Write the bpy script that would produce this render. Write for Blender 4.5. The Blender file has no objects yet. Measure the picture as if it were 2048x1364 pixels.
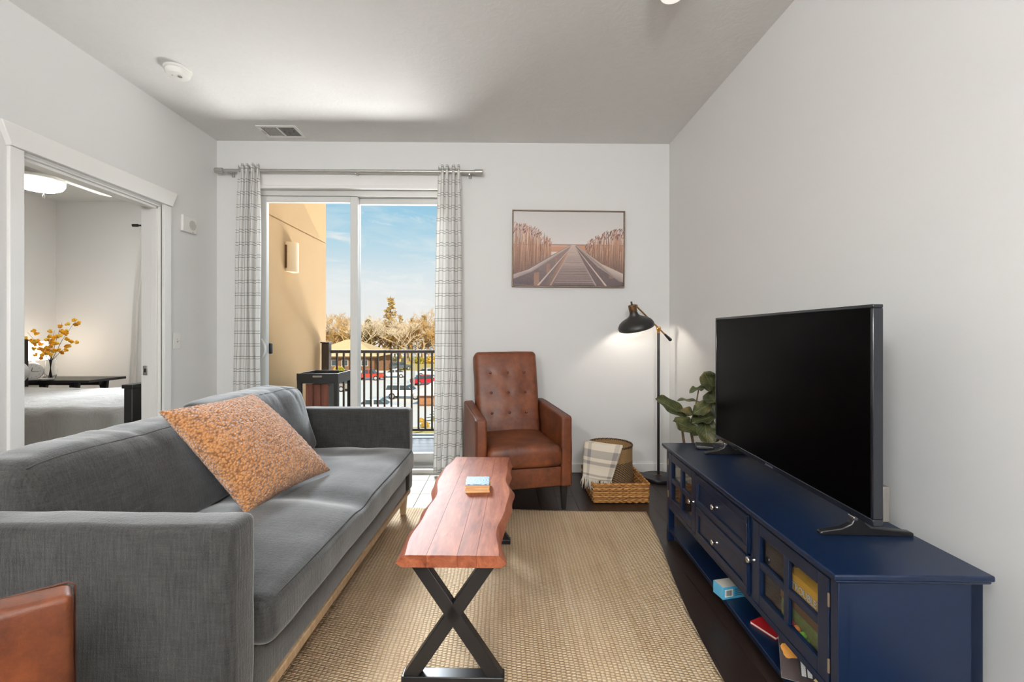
import bpy, math, random
import numpy as np
from mathutils import Vector, noise
random.seed(7)
R = math.radians
scene = bpy.context.scene
COL = scene.collection
YAW = R(1.0); CAMZ = 1.152; FPX = 895.0; HOR = 668.2

# ---------------------------------------------------------------- camera, sky, sun, daylight fill, exposure
cam = bpy.data.cameras.new('camera'); camo = bpy.data.objects.new('camera', cam); COL.objects.link(camo)
camo.location = (0, 0, CAMZ); camo.rotation_euler = (R(90), 0, -YAW)
cam.sensor_width = 36.0; cam.lens = FPX / 2048 * 36.0; cam.shift_y = -(682 - HOR) / 2048.0
cam.clip_start = 0.02; cam.clip_end = 600
scene.camera = camo
scene.view_settings.view_transform = 'Standard'; scene.view_settings.look = 'None'
scene.view_settings.exposure = 0.0; scene.view_settings.gamma = 1.0; scene.view_settings.use_curve_mapping = False
scene.cycles.use_denoising = True
scene.cycles.max_bounces = 9; scene.cycles.diffuse_bounces = 6; scene.cycles.glossy_bounces = 4
scene.cycles.transmission_bounces = 8; scene.cycles.transparent_max_bounces = 12
scene.cycles.caustics_reflective = False; scene.cycles.caustics_refractive = False
scene.cycles.sample_clamp_indirect = 6.0

def lin(c):
    if isinstance(c, str):
        c = c.lstrip('#'); c = tuple(int(c[i:i + 2], 16) / 255 for i in (0, 2, 4))
    return tuple(((x + .055) / 1.055) ** 2.4 if x > .04045 else x / 12.92 for x in c[:3]) + (1.0,)

class NT:
    def __init__(s, tree):
        s.t = tree; s.t.nodes.clear()
    def n(s, typ, inp=None, **kw):
        nd = s.t.nodes.new(typ)
        for k, v in kw.items(): setattr(nd, k, v)
        for k, v in (inp or {}).items():
            sk = nd.inputs[k]
            if isinstance(v, bpy.types.NodeSocket): s.t.links.new(v, sk)
            else: sk.default_value = v
        return nd
    def math(s, op, a, b=0.0, c=0.0):
        nd = s.n('ShaderNodeMath', operation=op)
        for i, v in enumerate((a, b, c)):
            if isinstance(v, bpy.types.NodeSocket): s.t.links.new(v, nd.inputs[i])
            else: nd.inputs[i].default_value = v
        return nd.outputs[0]
    def mix(s, f, a, b, blend='MIX'):
        nd = s.n('ShaderNodeMix', data_type='RGBA', blend_type=blend)
        for i, v in ((0, f), (6, a), (7, b)):
            if isinstance(v, bpy.types.NodeSocket): s.t.links.new(v, nd.inputs[i])
            else: nd.inputs[i].default_value = v
        return nd.outputs[2]
    def ramp(s, fac, stops, interp='LINEAR'):
        nd = s.n('ShaderNodeValToRGB', {'Fac': fac}); cr = nd.color_ramp; cr.interpolation = interp
        while len(cr.elements) < len(stops): cr.elements.new(.5)
        for e, (p, c) in zip(cr.elements, stops): e.position = p; e.color = c
        return nd.outputs[0]
    def noise(s, vec, scale, detail=3, rough=.5, dist=0):
        return s.n('ShaderNodeTexNoise', {'Vector': vec, 'Scale': scale, 'Detail': detail, 'Roughness': rough, 'Distortion': dist}).outputs['Fac']
    def scale(s, vec, v):
        return s.n('ShaderNodeMapping', {'Vector': vec, 'Scale': v}).outputs[0]

w = bpy.data.worlds.new('sky'); scene.world = w; w.use_nodes = True
g = NT(w.node_tree)
gv = g.n('ShaderNodeTexCoord').outputs['Generated']
sep = g.n('ShaderNodeSeparateXYZ', {'Vector': gv})
skyc = g.ramp(sep.outputs['Z'], [(0.0, lin('#f4f0ea')), (.10, lin('#e9eef0')), (.20, lin('#b5d9ea')), (.32, lin('#84c3e4')), (1.0, lin('#4a8fcb'))])
cl = g.noise(g.scale(gv, (5, 5, 14)), 1.6, 6, .62, .6)
cl2 = g.noise(g.scale(gv, (2, 2, 9)), 2.2, 5, .6, .8)
cf = g.math('MULTIPLY', g.n('ShaderNodeMapRange', {'Value': cl, 'From Min': .54, 'From Max': .70}).outputs[0], .75)
cf2 = g.math('MULTIPLY', g.n('ShaderNodeMapRange', {'Value': cl2, 'From Min': .48, 'From Max': .75}).outputs[0], .5)
skyc = g.mix(g.math('MAXIMUM', cf, cf2), skyc, lin('#f6f6f4'))
SKY_STRENGTH = 1.0
bgn = g.n('ShaderNodeBackground', {'Color': skyc, 'Strength': SKY_STRENGTH})
g.n('ShaderNodeOutputWorld', {'Surface': bgn.outputs[0]})

sun = bpy.data.lights.new('sun', 'SUN'); sun.energy = 5.5; sun.angle = R(.6); sun.color = (1.0, .87, .66)
suno = bpy.data.objects.new('sun', sun); COL.objects.link(suno)
suno.rotation_euler = Vector((-.25, .8, -.52)).to_track_quat('-Z', 'Y').to_euler()

def area(name, loc, target, sx, sy, energy, color):
    l = bpy.data.lights.new(name, 'AREA'); l.shape = 'RECTANGLE'; l.size = sx; l.size_y = sy; l.energy = energy; l.color = color
    o = bpy.data.objects.new(name, l); COL.objects.link(o); o.location = loc
    o.rotation_euler = (Vector(target) - Vector(loc)).to_track_quat('-Z', 'Y').to_euler()
    return o
# area lamps added outside: fill for bounce off the parking lot and for skylight
DAY_LOW = area('daylight_fill_ground', (-1.4, 11.2, -5.6), (-1.2, 3.0, 2.4), 13, 4.5, 8800, (.99, .98, .97))
DAY_SKY = area('daylight_fill_sky', (-3.6, 12.0, 7.5), (-1.0, 2.8, .2), 2.6, 4.0, 4300, (.86, .93, 1.0))
DAY_SKY2 = area('daylight_fill_high_sky', (2.2, 9.5, 4.2), (-1.8, 3.4, 1.0), 4.0, 3.5, 230, (.86, .93, 1.0))

# ---------------------------------------------------------------- helpers
def at(x, y, Y):
    """point at room depth Y seen at photo pixel (x, y)"""
    u = (x - 1024) / FPX; v = -(y - HOR) / FPX; s, c = math.sin(YAW), math.cos(YAW)
    t = Y / (c - u * s)
    return Vector((t * (u * c + s), Y, CAMZ + t * v))

def obj(name, mesh, mat=None, parent=None):
    o = bpy.data.objects.new(name, mesh); COL.objects.link(o)
    if mat is not None:
        if not mesh.materials: mesh.materials.append(mat)
    if parent is not None: o.parent = parent
    return o
def tag(o, label=None, cat=None, group=None, kind=None):
    if label: o['label'] = label
    if cat: o['category'] = cat
    if group: o['group'] = group
    if kind: o['kind'] = kind
    return o
def thing(name, label, cat, loc=(0, 0, 0), rz=0.0, group=None, kind=None):
    o = bpy.data.objects.new(name, None); COL.objects.link(o); o.empty_display_size = .1
    o.location = loc; o.rotation_euler = (0, 0, rz)
    return tag(o, label, cat, group, kind)
def copy_tree(o, parent=None):
    c = o.copy(); COL.objects.link(c); c.parent = parent
    for ch in list(o.children): copy_tree(ch, c)
    return c

class MB:
    def __init__(s): s.v = []; s.f = []; s.m = []; s.c = None; s.uv = {}
    def add(s, vs, fs, mi=0):
        b = len(s.v); s.v += [tuple(p) for p in vs]; s.f += [tuple(i + b for i in f) for f in fs]; s.m += [mi] * len(fs); return s
    def box(s, x0, x1, y0, y1, z0, z1, mi=0, rz=0, c=None):
        vs = [(x, y, z) for z in (z0, z1) for y in (y0, y1) for x in (x0, x1)]
        if rz:
            cx, cy = c if c else ((x0 + x1) / 2, (y0 + y1) / 2); ca, sa = math.cos(rz), math.sin(rz)
            vs = [(cx + (x - cx) * ca - (y - cy) * sa, cy + (x - cx) * sa + (y - cy) * ca, z) for x, y, z in vs]
        return s.add(vs, [(0, 2, 3, 1), (4, 5, 7, 6), (0, 1, 5, 4), (2, 6, 7, 3), (0, 4, 6, 2), (1, 3, 7, 5)], mi)
    def bar(s, p0, p1, wx, wy, up=(0, 0, 1), mi=0, ext=0):
        p0, p1 = Vector(p0), Vector(p1); d = (p1 - p0).normalized(); p0 = p0 - d * ext; p1 = p1 + d * ext
        a = d.cross(Vector(up))
        if a.length < 1e-4: a = d.cross(Vector((1, 0, 0)))
        a.normalize(); b = a.cross(d)
        vs = [q + a * sx * wx / 2 + b * sy * wy / 2 for q in (p0, p1) for sx, sy in ((-1, -1), (1, -1), (1, 1), (-1, 1))]
        return s.add(vs, [(3, 2, 1, 0), (4, 5, 6, 7), (0, 1, 5, 4), (1, 2, 6, 5), (2, 3, 7, 6), (3, 0, 4, 7)], mi)
    def tube(s, pts, r, seg=8, caps=True, mi=0, closed=False):
        pts = [Vector(p) for p in pts]; n = len(pts); rs = r if isinstance(r, (list, tuple)) else [r] * n
        vs, fs = [], []; prev = None
        for i, p in enumerate(pts):
            if closed: d = pts[(i + 1) % n] - pts[i - 1]
            else: d = pts[min(i + 1, n - 1)] - pts[max(i - 1, 0)]
            d.normalize()
            if prev is None:
                a = d.cross(Vector((0, 0, 1)))
                if a.length < 1e-3: a = d.cross(Vector((1, 0, 0)))
            else: a = prev - d * prev.dot(d)
            a.normalize(); prev = a; b = d.cross(a)
            for k in range(seg):
                t = 2 * math.pi * k / seg; vs.append(p + (a * math.cos(t) + b * math.sin(t)) * rs[i])
        for i in range(n if closed else n - 1):
            j = (i + 1) % n
            for k in range(seg):
                l = (k + 1) % seg; fs.append((i * seg + k, i * seg + l, j * seg + l, j * seg + k))
        if caps and not closed: fs += [tuple(range(seg - 1, -1, -1)), tuple((n - 1) * seg + k for k in range(seg))]
        return s.add(vs, fs, mi)
    def lathe(s, prof, seg=24, o=(0, 0, 0), M=None, mi=0, caps=True):
        vs, fs = [], []; n = len(prof)
        for r, z in prof:
            for k in range(seg):
                t = 2 * math.pi * k / seg; p = Vector((r * math.cos(t), r * math.sin(t), z))
                if M is not None: p = M @ p
                vs.append(p + Vector(o))
        for i in range(n - 1):
            for k in range(seg):
                l = (k + 1) % seg; fs.append((i * seg + k, i * seg + l, (i + 1) * seg + l, (i + 1) * seg + k))
        if caps:
            if prof[0][0] > 1e-5: fs.append(tuple(range(seg - 1, -1, -1)))
            if prof[-1][0] > 1e-5: fs.append(tuple((n - 1) * seg + k for k in range(seg)))
        return s.add(vs, fs, mi)
    def prism(s, out, a0, a1, axis='z', mi=0):
        n = len(out)
        def P(u, v, a): return {'z': (u, v, a), 'x': (a, u, v), 'y': (u, a, v)}[axis]
        vs = [P(u, v, a0) for u, v in out] + [P(u, v, a1) for u, v in out]
        return s.add(vs, [tuple(range(n - 1, -1, -1)), tuple(range(n, 2 * n))] + [(i, (i + 1) % n, n + (i + 1) % n, n + i) for i in range(n)], mi)
    def grid(s, rows, mi=0, uv=None):
        h = len(rows); wd = len(rows[0]); b = len(s.v)
        s.add([p for r in rows for p in r], [(i * wd + j, i * wd + j + 1, (i + 1) * wd + j + 1, (i + 1) * wd + j) for i in range(h - 1) for j in range(wd - 1)], mi)
        if uv:
            for i in range(h):
                for j in range(wd): s.uv[b + i * wd + j] = uv[i][j]
        return s
    def ball(s, c, r, seg=12, rings=8, mi=0):
        rx, ry, rz = r if isinstance(r, (tuple, list)) else (r, r, r)
        return s.lathe([(max(1e-6, math.sin(math.pi * i / rings)), -math.cos(math.pi * i / rings)) for i in range(rings + 1)], seg, c,
                       M=__import__('mathutils').Matrix.Diagonal((rx, ry, rz)), mi=mi, caps=False)
    def soft(s, x0, x1, y0, y1, z0, z1, r, step=.03, k=3, fn=None, mi=0):
        """rounded box with an even grid, fn(p, n) -> p displaces"""
        def samp(a, b):
            L = b - a; inner = max(2, int(round((L - 2 * r) / step)))
            t = [a + r * (i / k) for i in range(k)] + [a + r + (L - 2 * r) * i / inner for i in range(inner + 1)] + [b - r + r * (i + 1) / k for i in range(k)]
            return t
        ax = (samp(x0, x1), samp(y0, y1), samp(z0, z1)); lo = (x0 + r, y0 + r, z0 + r); hi = (x1 - r, y1 - r, z1 - r)
        idx = {}; vs = []; fs = []
        def vid(i, j, l):
            key = (i, j, l)
            if key in idx: return idx[key]
            p = Vector((ax[0][i], ax[1][j], ax[2][l])); q = Vector(tuple(min(max(p[t], lo[t]), hi[t]) for t in range(3))); d = p - q
            nn = d.normalized() if d.length > 1e-9 else Vector((0, 0, 1)); p = q + nn * r
            if fn: p = fn(p, nn)
            idx[key] = len(vs); vs.append(p); return idx[key]
        n = [len(a) for a in ax]
        for A in range(3):
            B, C = (A + 1) % 3, (A + 2) % 3
            for side in (0, n[A] - 1):
                for b in range(n[B] - 1):
                    for c in range(n[C] - 1):
                        def key(bb, cc):
                            kk = [0, 0, 0]; kk[A] = side; kk[B] = bb; kk[C] = cc; return vid(*kk)
                        q = (key(b, c), key(b + 1, c), key(b + 1, c + 1), key(b, c + 1))
                        fs.append(q if side else q[::-1])
        return s.add(vs, fs, mi)
    def mesh(s, name, mats=(), smooth=None):
        me = bpy.data.meshes.new(name); me.from_pydata([tuple(p) for p in s.v], [], s.f)
        for m in mats: me.materials.append(m)
        if len(mats) > 1: me.polygons.foreach_set('material_index', s.m)
        if smooth is not None:
            me.polygons.foreach_set('use_smooth', [True] * len(me.polygons))
            if smooth < 180: me.set_sharp_from_angle(angle=R(smooth))
        if s.c is not None:
            at_ = me.color_attributes.new('Col', 'FLOAT_COLOR', 'POINT')
            at_.data.foreach_set('color', [x for c in s.c for x in c])
        if s.uv:
            ul = me.uv_layers.new(name='UVMap')
            for lp in me.loops: ul.data[lp.index].uv = s.uv.get(lp.vertex_index, (0, 0))
        me.update(); return me
    def build(s, name, mat, parent=None, smooth=None, bevel=0, seg=2):
        mats = mat if isinstance(mat, (list, tuple)) else [mat]
        o = obj(name, s.mesh(name, mats, smooth), None, parent)
        if bevel:
            b = o.modifiers.new('bevel', 'BEVEL'); b.width = bevel; b.segments = seg; b.limit_method = 'ANGLE'; b.angle_limit = R(40); b.harden_normals = False
            o.data.polygons.foreach_set('use_smooth', [True] * len(o.data.polygons)); o.data.set_sharp_from_angle(angle=R(35))
        return o

# ---------------------------------------------------------------- materials
MATS = {}
def material(name):
    m = bpy.data.materials.new(name); m.use_nodes = True; MATS[name] = m
    t = NT(m.node_tree); return m, t
def finish(t, color, rough=.5, metal=0.0, bump=None, bstr=.2, bdist=.01, **kw):
    p = t.n('ShaderNodeBsdfPrincipled', {'Base Color': color, 'Roughness': rough, 'Metallic': metal})
    for k, v in kw.items():
        sk = p.inputs[k.replace('_', ' ')]
        if isinstance(v, bpy.types.NodeSocket): t.t.links.new(v, sk)
        else: sk.default_value = v
    if bump is not None:
        b = t.n('ShaderNodeBump', {'Height': bump, 'Strength': bstr, 'Distance': bdist}); t.t.links.new(b.outputs[0], p.inputs['Normal'])
    t.n('ShaderNodeOutputMaterial', {'Surface': p.outputs[0]})
def oc(t): return t.n('ShaderNodeTexCoord').outputs['Object']
def plain(name, c, rough=.5, metal=0.0, var=.06, vs=6.0, bump=0.0, bs=60.0, **kw):
    """paint / plastic / metal with slight mottling and fine relief"""
    m, t = material(name); v = oc(t); c = lin(c)
    n = t.noise(v, vs, 4)
    col = t.mix(n, tuple(x * (1 - var) for x in c[:3]) + (1,), tuple(min(1, x * (1 + var)) for x in c[:3]) + (1,))
    finish(t, col, rough, metal, bump=t.noise(v, bs, 3) if bump else None, bstr=bump, bdist=.003, **kw); return m
def fabric(name, c1, c2, weave=420.0, stretch=(1, 1, 1), slub=(14, 120, 120), bump=.35, rough=.95, dark=.0):
    m, t = material(name); v = oc(t)
    lo, hi_ = slub[0], slub[1]
    q = [t.noise(t.scale(v, k), 1.0, 3, .65) for k in ((lo, lo, hi_), (hi_, hi_, lo), (lo, hi_, lo), (hi_, lo, lo))]
    f = t.noise(t.scale(v, stretch), weave, 2)
    s = t.math('ADD', t.math('MULTIPLY', t.math('ADD', t.math('ADD', q[0], q[1]), t.math('ADD', q[2], q[3])), .185), t.math('MULTIPLY', f, .26))
    col = t.ramp(s, [(.38, lin(c1)), (.62, lin(c2))])
    finish(t, col, rough, bump=s, bstr=bump, bdist=.004, Sheen_Weight=.5, Sheen_Roughness=.4); return m
def wood(name, cols, axis=1, grain=9.0, rough=.35, stretch=14.0, bump=.08, coat=0.0, spec=.5):
    m, t = material(name); v = oc(t)
    oi = t.n('ShaderNodeObjectInfo').outputs['Random']
    off = t.n('ShaderNodeVectorMath', {0: v, 1: t.n('ShaderNodeCombineXYZ', {'X': t.math('MULTIPLY', oi, 17.0), 'Y': t.math('MULTIPLY', oi, 31.0), 'Z': t.math('MULTIPLY', oi, 5.0)}).outputs[0]}, operation='ADD').outputs[0]
    sc = [grain, grain, grain]; sc[axis] = grain / stretch
    wv = t.noise(t.scale(off, tuple(sc)), 2.2, 5, .62, 1.2)
    fine = t.noise(t.scale(off, tuple(x * 7 for x in sc)), 2.0, 4, .7)
    f = t.math('ADD', t.math('MULTIPLY', wv, .72), t.math('MULTIPLY', fine, .28))
    n = len(cols); col = t.ramp(f, [(.28 + .46 * i / max(1, n - 1), lin(c)) for i, c in enumerate(cols)])
    bri = t.n('ShaderNodeHueSaturation', {'Color': col, 'Value': t.math('ADD', .88, t.math('MULTIPLY', oi, .24)), 'Saturation': 1.0}).outputs[0]
    finish(t, bri, rough, bump=fine, bstr=bump, bdist=.002, Coat_Weight=coat, Coat_Roughness=.15, Specular_IOR_Level=spec); return m
def leather(name, c1, c2, c3, rough=.42):
    m, t = material(name); v = oc(t)
    a = t.noise(v, 5.0, 6, .65, .6); b = t.noise(v, 26.0, 5, .7)
    col = t.ramp(t.math('ADD', t.math('MULTIPLY', a, .6), t.math('MULTIPLY', b, .4)), [(.34, lin(c1)), (.52, lin(c2)), (.70, lin(c3))])
    vo = t.n('ShaderNodeTexVoronoi', {'Vector': v, 'Scale': 260.0}).outputs['Distance']
    finish(t, col, t.math('ADD', rough, t.math('MULTIPLY', b, .12)), bump=vo, bstr=.12, bdist=.002); return m
def glow(name, c, strength):
    m, t = material(name); e = t.n('ShaderNodeEmission', {'Color': lin(c), 'Strength': strength})
    t.n('ShaderNodeOutputMaterial', {'Surface': e.outputs[0]}); return m
def vcol(name, rough=.6):
    m, t = material(name); a = t.n('ShaderNodeVertexColor', layer_name='Col').outputs['Color']
    n = t.noise(oc(t), 90.0, 3); col = t.mix(t.math('MULTIPLY', n, .25), a, t.mix(.5, a, (.9, .85, .8, 1)))
    finish(t, col, rough); return m
def glass(name, tint=(1, 1, 1), refl=.08):
    """thin pane: clear with a fresnel mirror"""
    m, t = material(name)
    tr = t.n('ShaderNodeBsdfTransparent', {'Color': tint + (1,)}); gl = t.n('ShaderNodeBsdfGlossy', {'Color': (1, 1, 1, 1), 'Roughness': .01})
    ge = t.n('ShaderNodeNewGeometry'); dt = t.n('ShaderNodeVectorMath', {0: ge.outputs['Normal'], 1: ge.outputs['Incoming']}, operation='DOT_PRODUCT').outputs['Value']
    k5 = t.math('POWER', t.math('SUBTRACT', 1.0, t.math('ABSOLUTE', dt)), 5.0); fr = t.math('ADD', refl * .5, t.math('MULTIPLY', k5, .9))
    sh = t.n('ShaderNodeMixShader', {0: fr, 1: tr.outputs[0], 2: gl.outputs[0]})
    t.n('ShaderNodeOutputMaterial', {'Surface': sh.outputs[0]}); return m

wallpaint = plain('wall_paint', '#e0dfdd', .72, var=.015, vs=1.5, bump=.05, bs=180)
ceilpaint, t_ = material('ceiling_paint'); v_ = oc(t_)
n1 = t_.noise(v_, 16.0, 5, .6, 1.2); n2 = t_.noise(v_, 60.0, 3)
finish(t_, t_.mix(n1, lin('#dbdad7'), lin('#e2e1de')), .8, bump=t_.math('ADD', n1, t_.math('MULTIPLY', n2, .3)), bstr=.16, bdist=.012)
trimpaint = plain('trim_paint', '#eceae6', .38, var=.01)
tilemat = plain('tile_ceramic', '#a8a197', .6, var=.05, vs=3.0, Specular_IOR_Level=.15)
groutmat = plain('tile_grout', '#b3aa9a', .85)
planks_m = wood('plank_wood', ['#1c1513', '#2b211d', '#3a2d27'], axis=1, grain=11, rough=.34, stretch=16, bump=.12)
floorbase = plain('floor_base', '#15100e', .7)
sofa_m = fabric('sofa_fabric', '#111110', '#3b3a38', weave=380, slub=(14, 170, 170), bump=.8)
leather_m = leather('cognac_leather', '#3f1e10', '#653318', '#824625')
black_m = plain('black_metal', '#17161a', .38, .0, var=.1)
blackwood_m = plain('black_wood', '#1d1b1a', .42, var=.12)
brass_m = plain('brass', '#b98a52', .28, 1.0, var=.12)
bronze_m = plain('bronze', '#7c5f43', .34, .9, var=.12)
chrome_m = plain('brushed_nickel', '#c9c7c4', .22, 1.0, var=.05)
bluepaint = plain('blue_paint', '#0b1b34', .32, var=.05, vs=5, bump=.015, bs=90, Specular_IOR_Level=.32)
legwood_m = wood('pale_leg_wood', ['#8d7558', '#a98f6f', '#bfa785'], axis=2, grain=14, rough=.5)
whiteplastic = plain('white_plastic', '#e6e4df', .4, var=.01)
pane_m = glass('door_glass', (.985, .99, .985), .012)
cabglass_m = glass('cabinet_glass', (.95, .95, .94), .06)

# ================================================================ THE SETTING
XL, XR, YB, YR, H = -2.359, 1.38, 3.717, -3.3, 2.74
def struct(name, mb, mat, parent=None, bevel=0):
    o = mb.build(name, mat, parent, bevel=bevel)
    if parent is None: o['kind'] = 'structure'
    return o
OX0, OX1, OZ = -2.085, -0.425, 2.352           # balcony door opening
DY0, DY1, DZ = 2.233, 3.118, 2.035             # bedroom door opening

fl = struct('floor', MB().box(XL - .13, XR + .15, YR - .1, YB + .12, -.2, -.012), floorbase)
# dark planks, laid along the room, staggered
PW, PL = .127, 1.22
TX0, TX1, TY = XL, -0.30, 2.86                  # tiled patch in front of the balcony door
pm = MB().box(-PW / 2 + .0008, PW / 2 - .0008, -PL / 2 + .0008, PL / 2 - .0008, -.012, 0).mesh('plank', [planks_m])
def plank(xc, y0, y1, x0=None, x1=None):
    full = abs(y1 - y0 - PL) < 1e-6 and x0 is None
    if full:
        o = obj('plank', pm, None, fl); o.location = (xc, (y0 + y1) / 2, 0)
    else:
        a = (xc - PW / 2 if x0 is None else x0) - xc; b = (xc + PW / 2 if x1 is None else x1) - xc
        o = obj('plank', MB().box(a + .0008, b - .0008, (y0 - y1) / 2 + .0008, (y1 - y0) / 2 - .0008, -.012, 0).mesh('plank', [planks_m]), None, fl)
        o.location = (xc, (y0 + y1) / 2, 0)
i = 0; x = XR - PW / 2
while x > XL - PW / 2:
    off = (i * .47) % PL
    ymax = YB if x - PW / 2 > TX1 - .02 else TY
    y = YR - off
    while y < ymax:
        y0, y1 = max(y, YR), min(y + PL, ymax)
        if y1 - y0 > .02: plank(x, y0, y1, max(x - PW / 2, XL) if x - PW / 2 < XL else None)
        y += PL
    x -= PW; i += 1
xb = x
# tiles
tl = .305; tw = tl - .004
tm = MB().box(-tw / 2, tw / 2, -tw / 2, tw / 2, -.012, .001).mesh('floor_tile', [tilemat])
gx1 = TX1 + .03
struct('grout_bed', MB().box(XL, -.30, TY, YB + .1, -.014, -.003), groutmat, fl)
xs = [-.605 + tl * k for k in range(-6, 2)]
for xx in xs:
    for k in range(3):
        x0, x1 = max(xx - tl + .002, XL), min(xx - .002, -.302); y1 = 3.842 - k * tl; y0 = max(y1 - tw, TY + .001)
        y1 = min(y1, YB + .1)
        if x1 - x0 < .03 or y1 - y0 < .03: continue
        if abs(x1 - x0 - tw) < .002 and abs(y1 - y0 - tw) < .002: o = obj('floor_tile', tm, None, fl); o.location = ((x0 + x1) / 2, (y0 + y1) / 2, 0)
        else: MB().box(x0, x1, y0, y1, -.012, .001).build('floor_tile', tilemat, fl)

struct('ceiling', MB().box(XL - .13, XR + .15, YR - .1, YB + .2, H, H + .15), ceilpaint)
b = MB().box(XL - .13, OX0, YB, YB + .2, 0, H).box(OX1, XR + .15, YB, YB + .2, 0, H).box(OX0, OX1, YB, YB + .2, OZ, H)
struct('wall_back', b, wallpaint)
b = MB().box(XL - .13, XL, YR, DY0, 0, H).box(XL - .13, XL, DY1, YB, 0, H).box(XL - .13, XL, DY0, DY1, DZ, H)
struct('wall_left', b, wallpaint)
struct('wall_right', MB().box(XR, XR + .15, YR, YB, 0, H), wallpaint)
struct('wall_rear', MB().box(XL - .13, XR + .15, YR - .1, YR, 0, H), wallpaint)
def board(x0, x1, y0, y1, nx, ny): return MB().prism([(0, 0), (.012, 0), (.012, .068), (.008, .075), (0, .075)], 0, 1, 'x')
bb = MB().box(OX1 + .07, XR - .012, YB - .013, YB - .0005, .001, .075).box(XL + .012, OX0 - .07, YB - .013, YB - .0005, .001, .075)
struct('baseboard_back', bb, trimpaint, bevel=.003)
struct('baseboard_right', MB().box(XR - .013, XR - .0005, YR, YB, .001, .075), trimpaint, bevel=.003)
struct('baseboard_left', MB().box(XL + .0005, XL + .013, DY1 + .075, YB, .001, .075).box(XL + .0005, XL + .013, YR, DY0 - .075, .001, .075), trimpaint, bevel=.003)

# bedroom door casing with a wide mitred head board, jamb and stop
tr = thing('trim_1', None, None, (0, 0, 0), kind='structure')
c = MB().box(XL, XL + .018, DY1 + .006, DY1 + .072, 0, DZ + .012); c.build('casing', trimpaint, tr, bevel=.003)
c = MB().box(XL, XL + .018, DY0 - .072, DY0 - .006, 0, DZ + .012); c.build('casing', trimpaint, tr, bevel=.003)
hb = MB().prism([(DY0 - .074, DZ + .012), (DY1 + .074, DZ + .012), (DY1 + .118, DZ + .118), (DY0 - .118, DZ + .118)], XL, XL + .030, 'x')
hb.build('head_board', trimpaint, tr, bevel=.003)
jb = MB().box(XL - .13, XL, DY1 - .004, DY1 + .006, 0, DZ + .002).box(XL - .13, XL, DY0 - .006, DY0 + .004, 0, DZ + .002).box(XL - .13, XL, DY0, DY1, DZ - .008, DZ + .002)
jb.build('jamb', trimpaint, tr)
st = MB().box(XL - .055, XL - .018, DY1 - .018, DY1 - .004, 0, DZ - .008).box(XL - .055, XL - .018, DY0 + .004, DY0 + .018, 0, DZ - .008).box(XL - .055, XL - .018, DY0, DY1, DZ - .024, DZ - .008)
st.build('door_stop', trimpaint, tr, bevel=.002)
sp = MB().box(XL - .118, XL - .088, DY1 - .0075, DY1 - .004, .87, .935); sp.build('strike_plate', chrome_m, tr, bevel=.001)
MB().box(XL - .108, XL - .097, DY1 - .0085, DY1 - .007, .890, .915).build('strike_hole', black_m, tr)

# balcony door: head casing, frame, two panels, glass, handle
tr2 = thing('trim_2', None, None, (0, 0, 0), kind='structure')
MB().box(OX0 - .07, OX1 + .07, YB - .016, YB, OZ + .012, OZ + .128).build('head_casing', trimpaint, tr2, bevel=.003)
MB().box(OX0 - .075, OX1 + .075, YB - .026, YB, OZ - .006, OZ + .020).build('head_bead', trimpaint, tr2, bevel=.005)
MB().box(OX0 - .065, OX0 - .002, YB - .016, YB, 0, OZ + .012).build('casing', trimpaint, tr2, bevel=.003)
MB().box(OX1 + .002, OX1 + .065, YB - .016, YB, 0, OZ + .012).build('casing', trimpaint, tr2, bevel=.003)
MB().box(OX0, OX1, YB - .018, YB + .03, 0, .034).build('threshold', trimpaint, tr2, bevel=.004)
vinyl = plain('white_vinyl', '#d6d5d1', .35, var=.01)
d1 = thing('door_1', None, None, (0, 0, 0), kind='structure')
FY0, FY1 = YB + .045, YB + .175
f = MB().box(OX0, OX1, FY0, FY1, OZ - .045, OZ).box(OX0, OX0 + .035, FY0, FY1, 0, OZ).box(OX1 - .035, OX1, FY0, FY1, 0, OZ)
f.build('frame', vinyl, d1, bevel=.003)
MB().box(OX0, OX1, YB + .03, FY1, 0, .05).box(OX0, OX1, YB + .075, YB + .083, .05, .062).box(OX0, OX1, YB + .125, YB + .133, .05, .062).build('sill_track', plain('sill_vinyl', '#a9a8a4', .4), d1)
MX = -1.262                                      # meeting stile
def panel(x0, x1, y0, y1, name):
    p = MB().box(x0, x0 + .062, y0, y1, .055, OZ - .047).box(x1 - .062, x1, y0, y1, .055, OZ - .047)
    p.box(x0 + .062, x1 - .062, y0, y1, .055, .135).box(x0 + .062, x1 - .062, y0, y1, OZ - .095, OZ - .047)
    o = p.build(name, vinyl, d1, bevel=.004)
    MB().box(x0 + .055, x1 - .055, (y0 + y1) / 2 - .003, (y0 + y1) / 2 + .003, .128, OZ - .088).build('pane', pane_m, o)
    return o
pa = panel(OX0 + .037, MX + .034, YB + .055, YB + .100, 'sliding_panel')
pb = panel(MX - .030, OX1 - .037, YB + .108, YB + .153, 'fixed_panel')
hx = OX0 + .068
pts = [(hx - .01 + .05 * math.sin(math.pi * k / 10), YB + .052 - .03 * math.sin(math.pi * k / 10), .94 + .17 * k / 10) for k in range(11)]
MB().tube(pts, .010, 8).build('pull_handle', whiteplastic, d1, smooth=60)
MB().box(hx + .008, hx + .050, YB + .100, YB + .128, .985, 1.075).build('outer_handle', black_m, d1, bevel=.008)

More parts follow.
